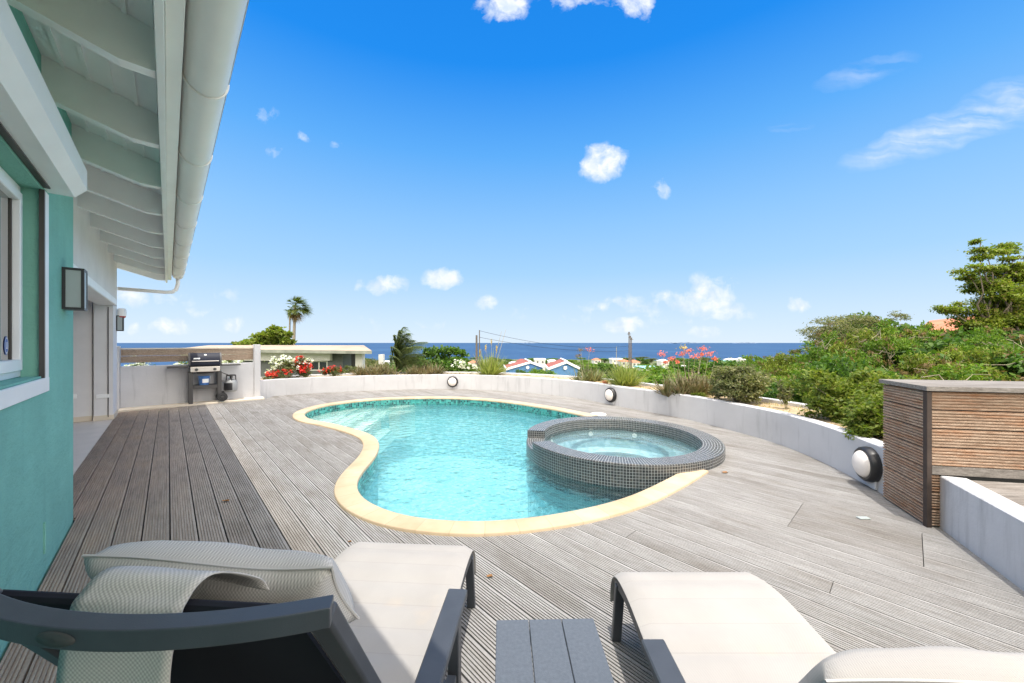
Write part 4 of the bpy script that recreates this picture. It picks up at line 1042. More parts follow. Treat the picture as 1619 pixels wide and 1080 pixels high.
def lounger(cx, y1, label, ang, detailed, pil_mat, yaw=0.0, pal=.5, px0=0.0, PW=.30, arm=.062, bow_=.07, cth=.05, BC=0.0, BH=.288, short=0.0):
    # local: x across, y towards the foot; foot end at y = 0 of the root
    r = thing('sun_lounger', label, 'sun lounger', (cx, y1, 0), yaw, 'sun loungers with off white cushions')
    HW = .325
    foot = [(-.98, .325), (-.85, .315), (-.65, .31), (-.45, .328), (-.28, .345), (-.15, .338), (-.07, .312), (-.022, .262), (-.003, .20), (.0, .15)]
    fp = side_path(foot)
    m_ = MB(); fabric_slab(m_, fp, -HW, HW, .028, 16, quilt=.009, edge=.02); build('seat_cushion', m_, M['cush'], r, local=True, smooth=radians(60), merge=True)
    # sling + rails under the cushion
    m_ = MB(); sp_ = [(p - n_ * .022, n_) for p, n_ in fp[:-3]]; fabric_slab(m_, sp_, -HW + .02, HW - .02, .006, 2, edge=0); build('seat_sling', m_, M['sling'], r, local=True)
    m_ = MB()
    for sx in (-1, 1):
        pr = [(p - n_ * .030, n_) for p, n_ in fp if p.y < -.04]
        for (a, _), (b, _) in zip(pr, pr[1:]): m_.bar(a + Vector((sx * (HW - .018), 0, 0)), b + Vector((sx * (HW - .018), 0, 0)) + (b - a).normalized() * .002, .028, .034)
    m_.bar((-HW + .03, -.055, .285), (HW - .03, -.055, .285), .028, .026); m_.bar((-HW, -.98, .28), (HW, -.98, .28), .03, .03)
    build('frame', m_, M['anth'], r, local=True)
    for sx in (-1, 1):
        m_ = MB(); m_.bar((sx * (HW - .018), -.10, .295), (sx * (HW - .016), -.045, 0), .042, .026, Vector((0, 1, 0)), .003); build('leg', m_, M['anth'], r, local=True)
        m_ = MB(); ys_ = -.76 - (short if sx > 0 else 0); m_.bar((sx * (HW + .056), ys_, .0), (sx * (HW + .056), ys_, .53), .036, .05, Vector((0, 1, 0)), .003)
        m_.bar((sx * (HW + .056), -1.42, .0), (sx * (HW + .056), -1.38, .53), .036, .05, Vector((0, 1, 0)), .003)
        m_.bar((sx * (HW + .056), -.80, .30), (sx * (HW + .056), -1.38, .30), .03, .04, bev=.003)
        m_.bar((sx * (HW - .03), -.83, .30), (sx * (HW + .056), -.83, .30), .03, .03)
        lg = build('leg', m_, M['anth'], r, local=True)
        m_ = MB(); m_.bar((sx * (HW + arm), -.735 - (short if sx > 0 else 0), .545), (sx * (HW + arm), -1.50, .545), .066, .026, bev=.004); build('armrest', m_, M['anth'], r, local=True)
    # backrest
    pv = Vector((BC, -1.0, .33)); u = Vector((0, -cos(ang), sin(ang))); nf = Vector((0, sin(ang), cos(ang)))
    BL = .72
    m_ = MB()
    for sx in (-1, 1): m_.bar(pv + Vector((sx * BH, 0, 0)) - nf * .01, pv + u * (BL - .0) + Vector((sx * BH, 0, 0)) - nf * .01, .048, .034, nf, .005)
    # bowed top rail
    NB = 22; pts = []
    for k in range(NB + 1):
        t = k / NB * 2 - 1; bow = bow_ * (1 - t * t) ** 1.0
        pts.append(pv + u * (BL + .005) + Vector((t * (BH + .024), -bow, 0)) - nf * .012)
    up_ = Vector((0, 0, 1)); vs = []; w_, h_ = .036, .034
    for k, p in enumerate(pts):
        d = (pts[min(k + 1, NB)] - pts[max(k - 1, 0)]).normalized(); x = d.cross(up_).normalized()
        for (a, b) in ((-1, -1), (1, -1), (1, 1), (-1, 1)): vs.append(p + x * (a * w_ / 2) + up_ * (b * h_ / 2))
    fs = [(k * 4 + j, k * 4 + (j + 1) % 4, k * 4 + 4 + (j + 1) % 4, k * 4 + 4 + j) for k in range(NB) for j in range(4)] + [(3, 2, 1, 0), tuple(NB * 4 + j for j in range(4))]
    m_.idx(vs, fs); bf = build('backrest_frame', m_, M['anth'], r, local=True)
    md = bf.modifiers.new('bevel', 'BEVEL'); md.width = .004; md.segments = 2; md.limit_method = 'ANGLE'
    m_ = MB(); pc = pts[NB // 2 - 1]; pd = (pts[NB // 2] - pts[NB // 2 - 2]).normalized(); px_ = pd.cross(up_).normalized()
    m_.lathe([(.0115, 0), (.0105, .003), (.001, .0035)], pc + px_ * (w_ / 2) * (1 if px_.y < 0 else -1), (pd * 3.0, up_, px_ * (1 if px_.y < 0 else -1)), 28); build('oval_plug', m_, M['greym'], bf, local=True, smooth=True)
    bp = [(pv + u * t, nf) for t in [BL * .95 * k / 12 for k in range(13)]]
    m_ = MB(); fabric_slab(m_, bp, BC - BH + .02, BC + BH - .02, .007, 4, edge=0); 
    m_.tube([pv + u * (BL * .95) + Vector((x, 0, 0)) for x in (-BH + .01, BH - .01)], .011, 8); build('backrest_sling', m_, M['sling'], r, local=True)
    bc = [(pv + u * (t + .04) + nf * .045, nf) for t in [BL * .72 * k / 30 for k in range(31)]]
    m_ = MB(); fabric_slab(m_, bc, BC - BH - .012, BC + BH + .012, cth, 16, quilt=.004, edge=.035); build('backrest_cushion', m_, pil_mat, r, local=True, smooth=radians(60), merge=True)
    if detailed:      # loose webbing hanging behind the sling
        for (p0_, p1_) in (((.02, -1.17, .50), (.24, -1.06, .33)), ((.10, -1.15, .50), (.27, -1.04, .36))):
            m_ = MB(); m_.bar(p0_, p1_, .035, .006); build('webbing', m_, M['pil'], r, local=True)
    # pillow
    pcn = pv + u * pal + nf * (cth + .075) + Vector((px0, 0, 0))
    m_ = MB(); NP = 28; NQ = 16; vs = []; fs = []; uv = []
    for sgn in (1, -1):
        for i in range(NQ + 1):
            for j in range(NP + 1):
                a = j / NP * 2 - 1; b = i / NQ * 2 - 1
                fa = (1 - abs(a) ** 2.6); fb = (1 - abs(b) ** 2.4)
                th_ = .068 * (max(0, fa) * max(0, fb)) ** .42 + .012 * (abs(a) < 1 and abs(b) < 1)
                if sgn < 0: th_ = -th_ * .8
                wr = .004 * sin(a * 9 + b * 3) * fa * fb
                px2 = PW * a * (1 - .05 * (1 - b * b) * abs(a) ** 3); pu = .118 * b * (1 - .10 * (1 - a * a)) - .012 * sin(a * 3.0)
                vs.append(pcn + Vector((px2, 0, 0)) + u * pu + nf * (th_ + wr))
    W_ = NP + 1; o = (NQ + 1) * W_
    for s2 in (0, 1):
        for i in range(NQ):
            for j in range(NP):
                q = [s2 * o + i * W_ + j, s2 * o + i * W_ + j + 1, s2 * o + (i + 1) * W_ + j + 1, s2 * o + (i + 1) * W_ + j]
                fs.append(tuple(q if s2 == 0 else q[::-1])); uu = [(PW * (jj / NP * 2), .105 * (ii / NQ * 2)) for ii, jj in ((i, j), (i, j + 1), (i + 1, j + 1), (i + 1, j))]; uv.append(uu if s2 == 0 else uu[::-1])
    rim = [j for j in range(W_)] + [i * W_ + NP for i in range(1, NQ + 1)] + [NQ * W_ + j for j in range(NP - 1, -1, -1)] + [i * W_ for i in range(NQ - 1, 0, -1)]
    for a, b in zip(rim, rim[1:] + rim[:1]): fs.append((b, a, o + a, o + b)); uv.append([(0, 0), (.02, 0), (.02, .02), (0, .02)])
    m_.idx(vs, fs, uv); pl = build('pillow', m_, pil_mat, r, local=True, smooth=radians(70), merge=True)
    m_ = MB(); seam = [vs[i] * .5 + vs[o + i] * .5 for i in rim] + [vs[rim[0]] * .5 + vs[o + rim[0]] * .5]; m_.tube(seam, .0035, 5); build('piping', m_, M['pil'], pl, local=True)
    if not detailed: return r
    # strap of the pillow over the top edge and down the back
    sx0, sx1 = -.175, .035
    top = pv + u * (BL * .95 + .012)
    path = [pcn + u * .085 - nf * .035, pcn + u * .118 - nf * .03, top + u * .012 + nf * .045, top + u * .014 + nf * .0, top + u * .004 - nf * .026]
    e_ = path[-1]; path += [e_ + Vector((0, -.012, -.05)), e_ + Vector((0, -.014, -.16)), e_ + Vector((0, -.004, -.34)), e_ + Vector((0, .01, -.5))]
    path = [(p.y, p.z) for p in path]; pc_ = catmull(path, False, 6); m_ = MB(); vs = []; fs = []; uv = []; ua = arc_u(pc_); ns = 10
    for i, q in enumerate(pc_):
        for j in range(ns + 1):
            t = j / ns; fl = max(0, 1 - i / len(pc_) * 3.0); xa = sx0 + .03 * fl; xb = sx1 + .035 * fl
            vs.append(Vector((xa + (xb - xa) * t, q[0] - .003 * sin(t * 7 + i * .4), q[1] + .002 * sin(t * 5))))
    for i in range(len(pc_) - 1):
        for j in range(ns): fs.append((i * (ns + 1) + j, i * (ns + 1) + j + 1, (i + 1) * (ns + 1) + j + 1, (i + 1) * (ns + 1) + j)); uv.append([(j * .02, ua[i]), (j * .02 + .02, ua[i]), (j * .02 + .02, ua[i + 1]), (j * .02, ua[i + 1])])
    m_.idx(vs, fs, uv); sp2 = build('strap', m_, M['pil'], pl, local=True, smooth=True)
    md = sp2.modifiers.new('thick', 'SOLIDIFY'); md.thickness = .003
    return r
lounger(-.52, 2.03, 'left lounger with its back raised high and a taupe pillow strapped over it', radians(59), True, M['pil'], radians(-4), .475, -.05, BC=-.045, BH=.333)
lounger(.80, 1.79, 'right lounger with its white pillow low at the bottom right corner', radians(60), False, M['cush'], 0, .335, .10, .33, .075, short=.08)
# side table
tb = thing('side_table', 'low dark grey slatted side table between the two sun loungers', 'side table', (.125, 1.12, 0), radians(1.5))
for k in range(3):
    m_ = MB(); m_.box((-.118 + k * .118, 0, .39), (.1155, .44, .02), bev=.002); build('table_slat', m_, M['tabl'], tb, local=True)
for y in (-.18, .18):
    m_ = MB(); m_.bar((-.15, y, .365), (.15, y, .365), .03, .028); build('crossbar', m_, M['anth'], tb, local=True)
for sx in (-1, 1):
    for sy in (-1, 1):
        m_ = MB(); m_.bar((sx * .145, sy * .18, .0), (sx * .145, sy * .18, .352), .03, .03, Vector((0, 1, 0))); build('leg', m_, M['anth'], tb, local=True)

# ================================================================== vegetation
import numpy as np
M['lf_a'] = leaf_mat('leaves_bright', [(.07, .15, .018), (.12, .23, .03), (.19, .30, .04), (.08, .17, .02), (.27, .34, .06)])
M['lf_b'] = leaf_mat('leaves_dark', [(.04, .095, .02), (.075, .155, .03), (.12, .21, .035), (.05, .115, .025)])
M['lf_c'] = leaf_mat('leaves_olive', [(.10, .12, .045), (.15, .16, .07), (.09, .13, .045), (.20, .17, .10)])
M['lf_d'] = leaf_mat('leaves_sage', [(.12, .145, .07), (.19, .21, .11), (.30, .28, .17), (.10, .13, .06)])
M['lf_y'] = leaf_mat('leaves_yellow_green', [(.14, .20, .03), (.21, .26, .045), (.09, .15, .025), (.30, .30, .08)])
M['lf_t'] = leaf_mat('leaves_yellow_olive', [(.13, .20, .03), (.20, .27, .04), (.28, .32, .06), (.10, .16, .025), (.30, .24, .08)])  # yellow olive is the leaves' own colour
M['lf_palm'] = leaf_mat('palm_leaves', [(.06, .10, .03), (.11, .15, .045), (.17, .19, .06)])
M['lf_coco'] = leaf_mat('coconut_leaves', [(.05, .085, .05), (.09, .13, .06), (.16, .20, .06), (.13, .16, .12)])
M['dead'] = leaf_mat('dead_leaves', [(.20, .13, .07), (.28, .20, .11), (.14, .09, .05)])
M['aloe'] = leaf_mat('aloe_leaves', [(.22, .17, .11), (.17, .18, .09), (.28, .22, .15), (.13, .15, .08), (.30, .19, .13)], .5, .1)
M['aloeg'] = leaf_mat('green_aloe_leaves', [(.16, .20, .09), (.22, .24, .12), (.26, .22, .13), (.12, .17, .08)], .5, .1)
M['blade'] = leaf_mat('agave_blades', [(.24, .30, .07), (.34, .38, .11), (.17, .24, .06), (.42, .42, .18)], .5, .2)
M['fl_w'] = leaf_mat('white_petals', [(.80, .80, .76), (.86, .86, .84), (.74, .76, .68)], .6, .2)
M['fl_r'] = leaf_mat('red_petals', [(.68, .02, .02), (.80, .05, .035), (.52, .015, .02)], .6, .2)
M['fl_o'] = leaf_mat('coral_petals', [(.75, .16, .09), (.82, .24, .15), (.60, .12, .08)], .6, .2)
M['fl_y'] = leaf_mat('yellow_petals', [(.62, .48, .10), (.66, .40, .08), (.50, .46, .14)], .6, .2)
M['stalk'] = plain('dry_stalk', (.34, .29, .20), .9)
M['pole'] = plain('pole_wood', (.12, .10, .085), .9)

def leaf_obj(name, pts, mat, parent, size, rng, asp=.45, up=.4, local=True, jit=.35, droop=0.0, wind=None):
    pts = np.asarray(pts); n = len(pts)
    d = rng.normal(size=(n, 3)); d[:, 2] *= .7; d[:, 2] -= droop
    if wind is not None: d += np.array(wind)
    d /= np.linalg.norm(d, axis=1)[:, None]
    nn_ = rng.normal(size=(n, 3)); nn_[:, 2] += up * 3
    w = np.cross(d, nn_); w /= np.linalg.norm(w, axis=1)[:, None] + 1e-9
    nz = np.cross(w, d)
    L_ = size * (1 + jit * rng.normal(size=n).clip(-1.5, 1.5))[:, None]
    a = pts; m1 = pts + d * L_ * .5 + w * L_ * asp * .5 + nz * L_ * .10; t = pts + d * L_ - nz * L_ * .08; m2 = pts + d * L_ * .5 - w * L_ * asp * .5 + nz * L_ * .10
    V = np.stack([a, m1, t, m2], 1).reshape(-1, 3)
    me = bpy.data.meshes.new(name); me.vertices.add(4 * n); me.vertices.foreach_set('co', V.astype(np.float32).ravel())
    me.loops.add(4 * n); me.loops.foreach_set('vertex_index', np.arange(4 * n, dtype=np.int32))
    me.polygons.add(n); me.polygons.foreach_set('loop_start', np.arange(0, 4 * n, 4, dtype=np.int32))
    try: me.polygons.foreach_set('loop_total', np.full(n, 4, dtype=np.int32))
    except Exception: pass
    me.materials.append(mat); me.update(calc_edges=True); me.validate()
    o = bpy.data.objects.new(name, me); S.collection.objects.link(o)
    if parent is not None: o.parent = parent
    return o
def crown_pts(rng, blobs, n, clump=.22, nclump=40, shell=.55):
    """blobs: (x,y,z,rx,ry,rz)"""
    B = np.array(blobs); vol = (B[:, 3] * B[:, 4] * B[:, 5]) ** .8; pr = vol / vol.sum(); out = []
    ncl = nclump * len(B); bi = rng.choice(len(B), ncl, p=pr)
    dv = rng.normal(size=(ncl, 3)); dv /= np.linalg.norm(dv, axis=1)[:, None]; rr_ = (shell + (1 - shell) * rng.random(ncl)) ** .8
    cc = B[bi, :3] + dv * rr_[:, None] * B[bi, 3:6]
    ci = rng.integers(0, ncl, n); cs_ = B[bi[ci], 3:6] * clump * (.6 + .8 * rng.random(ncl))[ci][:, None]
    off = rng.normal(size=(n, 3)) * .55; off[:, 2] *= .55
    return cc[ci] + off * cs_
def limb(m_, a, b, r0, r1, rng, wob=.06, k=5):
    a, b = np.array(a, float), np.array(b, float); pts = []; Ln = np.linalg.norm(b - a)
    for i in range(k + 1):
        t = i / k; p = a + (b - a) * t; p[2] += .12 * Ln * sin(t * pi) * .4
        if 0 < i < k: p = p + rng.normal(size=3) * wob * Ln * .5
        pts.append(tuple(p))
    m_.tube(pts, [r0 + (r1 - r0) * i / k for i in range(k + 1)], 6)
def proto_tree(name, label, cat, seed, nleaf, size, mat, nbl=9, low=.3, up=.4, asp=.45, clump=.25, nclump=26, spread=.5, group=None, flat=.75):
    rng = np.random.default_rng(seed); r = thing(name, label, cat, (0, 0, -500), 0, group)
    blobs = []
    for k in range(nbl):
        a = 2 * pi * k / nbl * 1.7 + rng.random() * .8; rad = spread * (.35 + .6 * rng.random()) * .62 * (0 if k == 0 else 1)
        z = low + (1 - low) * (.25 + .55 * rng.random()) if k else .74
        br = .17 + .09 * rng.random(); blobs.append((rad * cos(a), rad * sin(a), min(z, 1 - br * flat * .85), br * spread * 2, br * spread * 2, br * flat))
    m_ = MB(); limb(m_, (0, 0, -.08), (.02, .01, low + .15), .028, .02, rng, .04)
    for b in blobs: limb(m_, (.01 * rng.random(), 0, low * .8), b[:3], .014, .004, rng, .10)
    build('trunk', m_, M['bark'], r, local=True, smooth=True)
    leaf_obj('crown', crown_pts(rng, blobs, nleaf, clump, nclump), mat, r, size, rng, asp, up, jit=.45)
    if nleaf > 9000:
        m_ = MB()
        for _ in range(46):
            b = blobs[rng.integers(len(blobs))]; d = rng.normal(size=3); d /= np.linalg.norm(d); d[2] = abs(d[2]) * .8 - .1; e = np.array(b[:3]) + d * np.array(b[3:6]) * 1.18; limb(m_, b[:3], e, .005, .0015, rng, .25, 4)
        build('twigs', m_, M['stalk'], r, local=True)
        leaf_obj('seed_pods', crown_pts(rng, blobs, int(nleaf * .05), clump * .5, 5, .85), M['dead'], r, size * 1.3, rng, .3, 0, droop=1)
    return r
HG = 'trees on the slope down to the sea'
far_p = [proto_tree('hillside_tree', 'x', 'tree', 11 + i, 2600, .062, [M['lf_a'], M['lf_b'], M['lf_b'], M['lf_c'], M['lf_a']][i], 8, .12, spread=[.62, .5, .7, .55, .6][i], group=HG) for i in range(5)]
near_p = [proto_tree('feathery_tree', 'x', 'tree', 31 + i, 17000, [.028, .040, .033, .022][i], [M['lf_a'], M['lf_b'], M['lf_t'], M['lf_c']][i], 13, .10, .5, [.42, .6, .35, .5][i], clump=[.26, .34, .22, .3][i], nclump=11, spread=.60, group='green trees beside the terrace') for i in range(4)]
used = set()
def put(protos, k, px, ytop, Y, rad, label, sink=0.0):
    x = (px - CX) / F * Y; zt = CH - (ytop - CY) / F * Y; zb = terr(x, Y) - sink; H = max(.8, zt - zb); pr = protos[k]
    sc = (rad / .5, rad / .5, H)
    if id(pr) not in used:
        used.add(id(pr)); pr.location = (x, Y, zb); pr.scale = sc; pr['label'] = label; pr.rotation_euler.z = R.uniform(0, 6.28); return pr
    return dup(pr, (x, Y, zb), R.uniform(0, 6.28), sc, label)
FARL = ['bright green rounded tree among the far roofs on the slope to the sea', 'dark green tree among the far roofs on the slope to the sea', 'broad dark green tree among the far roofs on the slope', 'olive green tree among the far roofs on the slope to the sea', 'wide bright green tree among the far roofs on the slope']
rq = random.Random(44)
# far belts
for Y, n, yt in ((780, 30, 566), (560, 26, 567), (400, 24, 569), (270, 22, 571), (190, 20, 574), (140, 17, 578), (105, 15, 582)):
    for i in range(n):
        px = 330 + (1330 - 330) * (i + rq.uniform(.1, .9)) / n
        if Y < 200 and 790 < px < 925: continue
        k = rq.randrange(5); put(far_p, k, px, yt + rq.uniform(-3, 3.5), Y * rq.uniform(.93, 1.07), Y * rq.uniform(.012, .022) + 1.2, FARL[k])
for (px, yt, Y, rad, k) in ((845, 578, 44, 1.6, 0), (866, 581, 40, 1.3, 0), (827, 583, 42, .9, 1), (948, 569, 58, 3.0, 0), (927, 574, 60, 2.0, 3), (968, 573, 50, 2.2, 1), (1010, 576, 40, 2.5, 0), (1050, 572, 46, 3, 0), (1090, 570, 50, 3, 1), (1130, 568, 48, 3, 0),
                            (600, 566, 46, 2, 3), (585, 563, 80, 3, 3), (612, 574, 30, 1.2, 1), (700, 574, 40, 2, 1), (1165, 566, 40, 2.6, 1), (1200, 563, 36, 2.6, 0), (1085, 582, 26, 2.2, 0), (1040, 586, 24, 2, 0), (1130, 580, 24, 2, 0)):
    put(far_p, k, px, yt, Y, rad, FARL[k])
NL = ['bright green feathery tree in the thicket to the right of the terrace', 'dark green feathery tree in the thicket to the right of the terrace', 'leafy bright green tree in the thicket right of the terrace, with fine leaves', 'olive green fine leaved tree in the thicket to the right of the terrace']
for (px, yt, Y, rad, k) in ((1175, 590, 13, 1.3, 0), (1215, 584, 12, 1.3, 2), (1250, 590, 9.5, .9, 1), (1180, 567, 22, 1.9, 1), (1225, 560, 19, 1.8, 0), (1150, 580, 19, 1.6, 2), (1262, 566, 14, 1.3, 2), (1298, 572, 10, 1.1, 0), (1345, 566, 9, 1.1, 1),
                            (1395, 572, 8, 1.1, 2), (1450, 566, 8, 1.2, 0), (1510, 560, 8.5, 1.3, 2), (1570, 552, 9, 1.4, 1), (1630, 548, 9, 1.5, 0), (1285, 545, 18, 1.8, 3), (1330, 535, 15, 1.7, 0), (1375, 528, 14, 1.6, 2), (1420, 520, 13, 1.6, 0),
                            (1470, 528, 12, 1.6, 1), (1525, 530, 12, 1.6, 0), (1585, 520, 12, 1.7, 2), (1640, 505, 12, 1.8, 1), (1300, 520, 15, 1.0, 0), (1362, 508, 13, 1.0, 2), (1412, 500, 12, .9, 0), (1500, 505, 12.5, 1.0, 0), (1462, 540, 9, .8, 2), (1390, 548, 9, .8, 0), (1540, 532, 9, .8, 2), (1335, 548, 11, .8, 2), (1238, 548, 16, .9, 2), (1200, 560, 15, .7, 0), (1600, 510, 9.5, 1, 0), (1390, 503, 19, 2.2, 1), (1445, 505, 17, 1.7, 2), (1350, 510, 20, 2.0, 3), (1595, 480, 15, 1.9, 0), (1640, 470, 15, 2.0, 2), (1545, 508, 16, 1.3, 1), (1700, 480, 12, 2, 0), (1760, 500, 10, 2, 2)):
    put(near_p, k, px, yt, Y, rad, NL[k])
for pr in near_p + far_p:
    if pr['label'] == 'x': pr['label'] = 'green tree on the slope'

def custom_tree(name, label, px, ybase, Y, blobs_px, nleaf, size, mat, seed, trunk_r=.07, limbs=True, nclump=30, clump=.3, asp=.45, up=.4, shell=.55, cat='tree', group=None, ztrunk=None, bark=None, twigs=0):
    """blobs given as (px, py, rx_px, ry_px, depth offset)"""
    rng = np.random.default_rng(seed); b0 = at(px, ybase, Y)
    if ztrunk is not None: b0.z = ztrunk
    r = thing(name, label, cat, b0, 0, group); k = Y / F; bl = []
    for (x, y, rx, ry, dy) in blobs_px:
        c = at(x, y, Y + dy) - b0; q = (Y + dy) / F; bl.append((c.x, c.y, c.z, rx * q, rx * q * .9, ry * q))
    m_ = MB(); top = bl[0][2] * .5; zc = min(b[2] for b in bl) * .75
    limb(m_, (0, 0, -.1), (bl[0][0] * .3, 0, zc), trunk_r, trunk_r * .7, rng, .04)
    for b in bl: limb(m_, (bl[0][0] * .3, 0, zc), b[:3], trunk_r * .5, trunk_r * .12, rng, .1)
    for _ in range(twigs):
        b = bl[rng.integers(len(bl))]; d = rng.normal(size=3); d /= np.linalg.norm(d); e = np.array(b[:3]) + d * np.array(b[3:6]) * 1.05; limb(m_, b[:3], e, trunk_r * .15, trunk_r * .05, rng, .15, 4)
    build('trunk', m_, bark or M['bark'], r, local=True, smooth=True)
    leaf_obj('crown', crown_pts(rng, bl, nleaf, clump, nclump, shell), mat, r, size, rng, asp, up)
    return r
# tall tree on the right
custom_tree('tall_tree', 'tall open crowned tree rising above the thicket at the right edge', 1592, 640, 12.5,
            [(1560, 402, 22, 11, 0), (1590, 392, 20, 9, .3), (1548, 425, 22, 10, -.3), (1580, 428, 24, 12, .4), (1614, 432, 22, 13, 0), (1555, 452, 24, 11, .2), (1595, 462, 26, 14, -.3), (1536, 440, 12, 7, 0), (1630, 465, 26, 20, .3),
             (1570, 486, 22, 12, .3), (1605, 500, 30, 20, 0), (1528, 492, 26, 12, .3), (1500, 490, 15, 13, 0), (1545, 515, 26, 14, 0), (1550, 382, 9, 6, 0), (1625, 405, 10, 7, 0), (1640, 440, 26, 22, 0), (1570, 440, 20, 10, .4), (1600, 412, 16, 8, 0), (1575, 512, 34, 18, .2), (1622, 530, 30, 24, 0), (1585, 480, 30, 14, .5)],
            52000, .08, M['lf_t'], 5, .09, nclump=15, clump=.45, asp=.5, up=.8, shell=.3, ztrunk=-1.0, twigs=40)
custom_tree('wispy_tree', 'thin wispy grey green tree at the left end of the thicket', 1320, 620, 17,
            [(1310, 512, 24, 10, 0), (1345, 507, 30, 9, .5), (1290, 525, 20, 10, 0), (1330, 528, 34, 14, 0), (1375, 508, 16, 8, 0), (1420, 500, 14, 8, .3), (1300, 545, 24, 14, 0)],
            9000, .075, M['lf_d'], 8, .07, nclump=30, clump=.42, asp=.4, shell=.5, ztrunk=-1.6, twigs=70)
custom_tree('broadleaf_tree', 'bright green knobbly tree behind the flat roofed bungalow left of the palms', 425, 560, 30,
            [(433, 527, 12, 8, 0), (418, 535, 14, 7, 0), (400, 545, 18, 7, 0), (428, 542, 22, 9, 1), (452, 531, 6, 5, 0), (455, 544, 8, 8, 0), (384, 548, 8, 4, 0)],
            9000, .24, M['lf_y'], 14, .14, nclump=12, clump=.4, asp=.7, shell=.6, ztrunk=-3)
custom_tree('sea_grape', 'dense round leaved dark green shrub right of the wind blown palm', 700, 600, 14,
            [(690, 560, 20, 12, 0), (712, 562, 22, 13, .3), (675, 572, 20, 14, 0), (722, 575, 14, 12, 0), (700, 580, 28, 14, 0), (681, 556, 10, 8, 0), (664, 585, 12, 10, 0)],
            6500, .095, M['lf_b'], 15, .05, nclump=16, clump=.36, asp=.85, shell=.6, ztrunk=-2, cat='shrub')
custom_tree('mango_tree', 'low green bush behind the porch column of the bungalow', 630, 600, 16,
            [(600, 583, 12, 9, 0), (560, 590, 12, 8, 0), (545, 585, 8, 8, .3)], 3500, .09, M['lf_c'], 16, .05, nclump=14, clump=.4, ztrunk=-2, cat='shrub')

# palms -------------------------------------------------------------
def blade(m_, base, d, L, w, curve=(0, 0, -.3), seg=4, side=None, fold=.25, tip=.04):
    d = Vector(d).normalized(); c = Vector(curve); s_ = side or d.cross(Vector((0, 0, 1)))
    if s_.length < 1e-3: s_ = Vector((1, 0, 0))
    s_.normalize(); pr = None
    for i in range(seg + 1):
        t = i / seg; p = Vector(base) + d * (L * t) + c * (L * t * t); ww = w * (1 - t * (1 - tip)) * (1 if i else .7)
        a = p + s_ * ww / 2; b = p - s_ * ww / 2; mid = p - Vector((0, 0, 1)) * ww * fold
        if pr: m_.idx([pr[0], pr[2], mid, a], [(0, 1, 2, 3)]); m_.idx([pr[2], pr[1], b, mid], [(0, 1, 2, 3)])
        pr = (a, b, mid)
def fan_palm(px_base, base_y, px_top, top_y, Y, R_, label, nfr, seed):
    rr_ = random.Random(seed); b = at(px_base, base_y, Y); b.z = terr(b.x, b.y); t = at(px_top, top_y, Y)
    r = thing('fan_palm', label, 'palm tree', b, 0, 'pair of tall fan palms'); m_ = MB(); pts = []
    for i in range(9):
        q = i / 8; pts.append((b.x + (t.x - b.x) * q ** 1.4, b.y, b.z + (t.z - b.z) * q))
    m_.tube(pts, [R_ * .11 - R_ * .03 * i / 8 for i in range(9)], 8); build('trunk', m_, M['palmbark'], r, smooth=True)
    cr = MB(); dd = MB()
    for k in range(nfr):
        a = rr_.uniform(0, 2 * pi); el = rr_.uniform(-.75, 1.35); d = Vector((cos(a) * cos(el) + .55, sin(a) * cos(el), sin(el) + .05)).normalized()
        dead = k >= nfr * .82
        if dead: d = Vector((cos(a) * .35 + .12, sin(a) * .35, -1)).normalized()
        L1 = R_ * rr_.uniform(.35, .52); m2 = dd if dead else cr
        blade(m2, t, d, L1, .05 * R_, (.05, 0, -.1), 2); f = t + d * L1 + Vector((.05, 0, -.1)) * L1; sd = d.cross(Vector((rr_.uniform(-.3, .3), rr_.uniform(-.3, .3), 1))).normalized()
        for j in range(13):
            b_ = (j / 12 - .5) * 2.3; dr = (d * cos(b_) + sd * sin(b_)); blade(m2, f, dr, R_ * rr_.uniform(.38, .56), R_ * .075, (.35, 0, -.42), 4)
    build('crown', cr, M['lf_palm'], r); build('dead_fronds', dd, M['dead'], r)
fan_palm(463, 570, 466.5, 484, 60, 2.5, 'taller fan palm with a full wind blown crown behind the bungalow', 46, 3)
fan_palm(457, 570, 458.5, 489, 62, 1.5, 'slimmer fan palm with the smaller crown just left of the taller one', 18, 4)
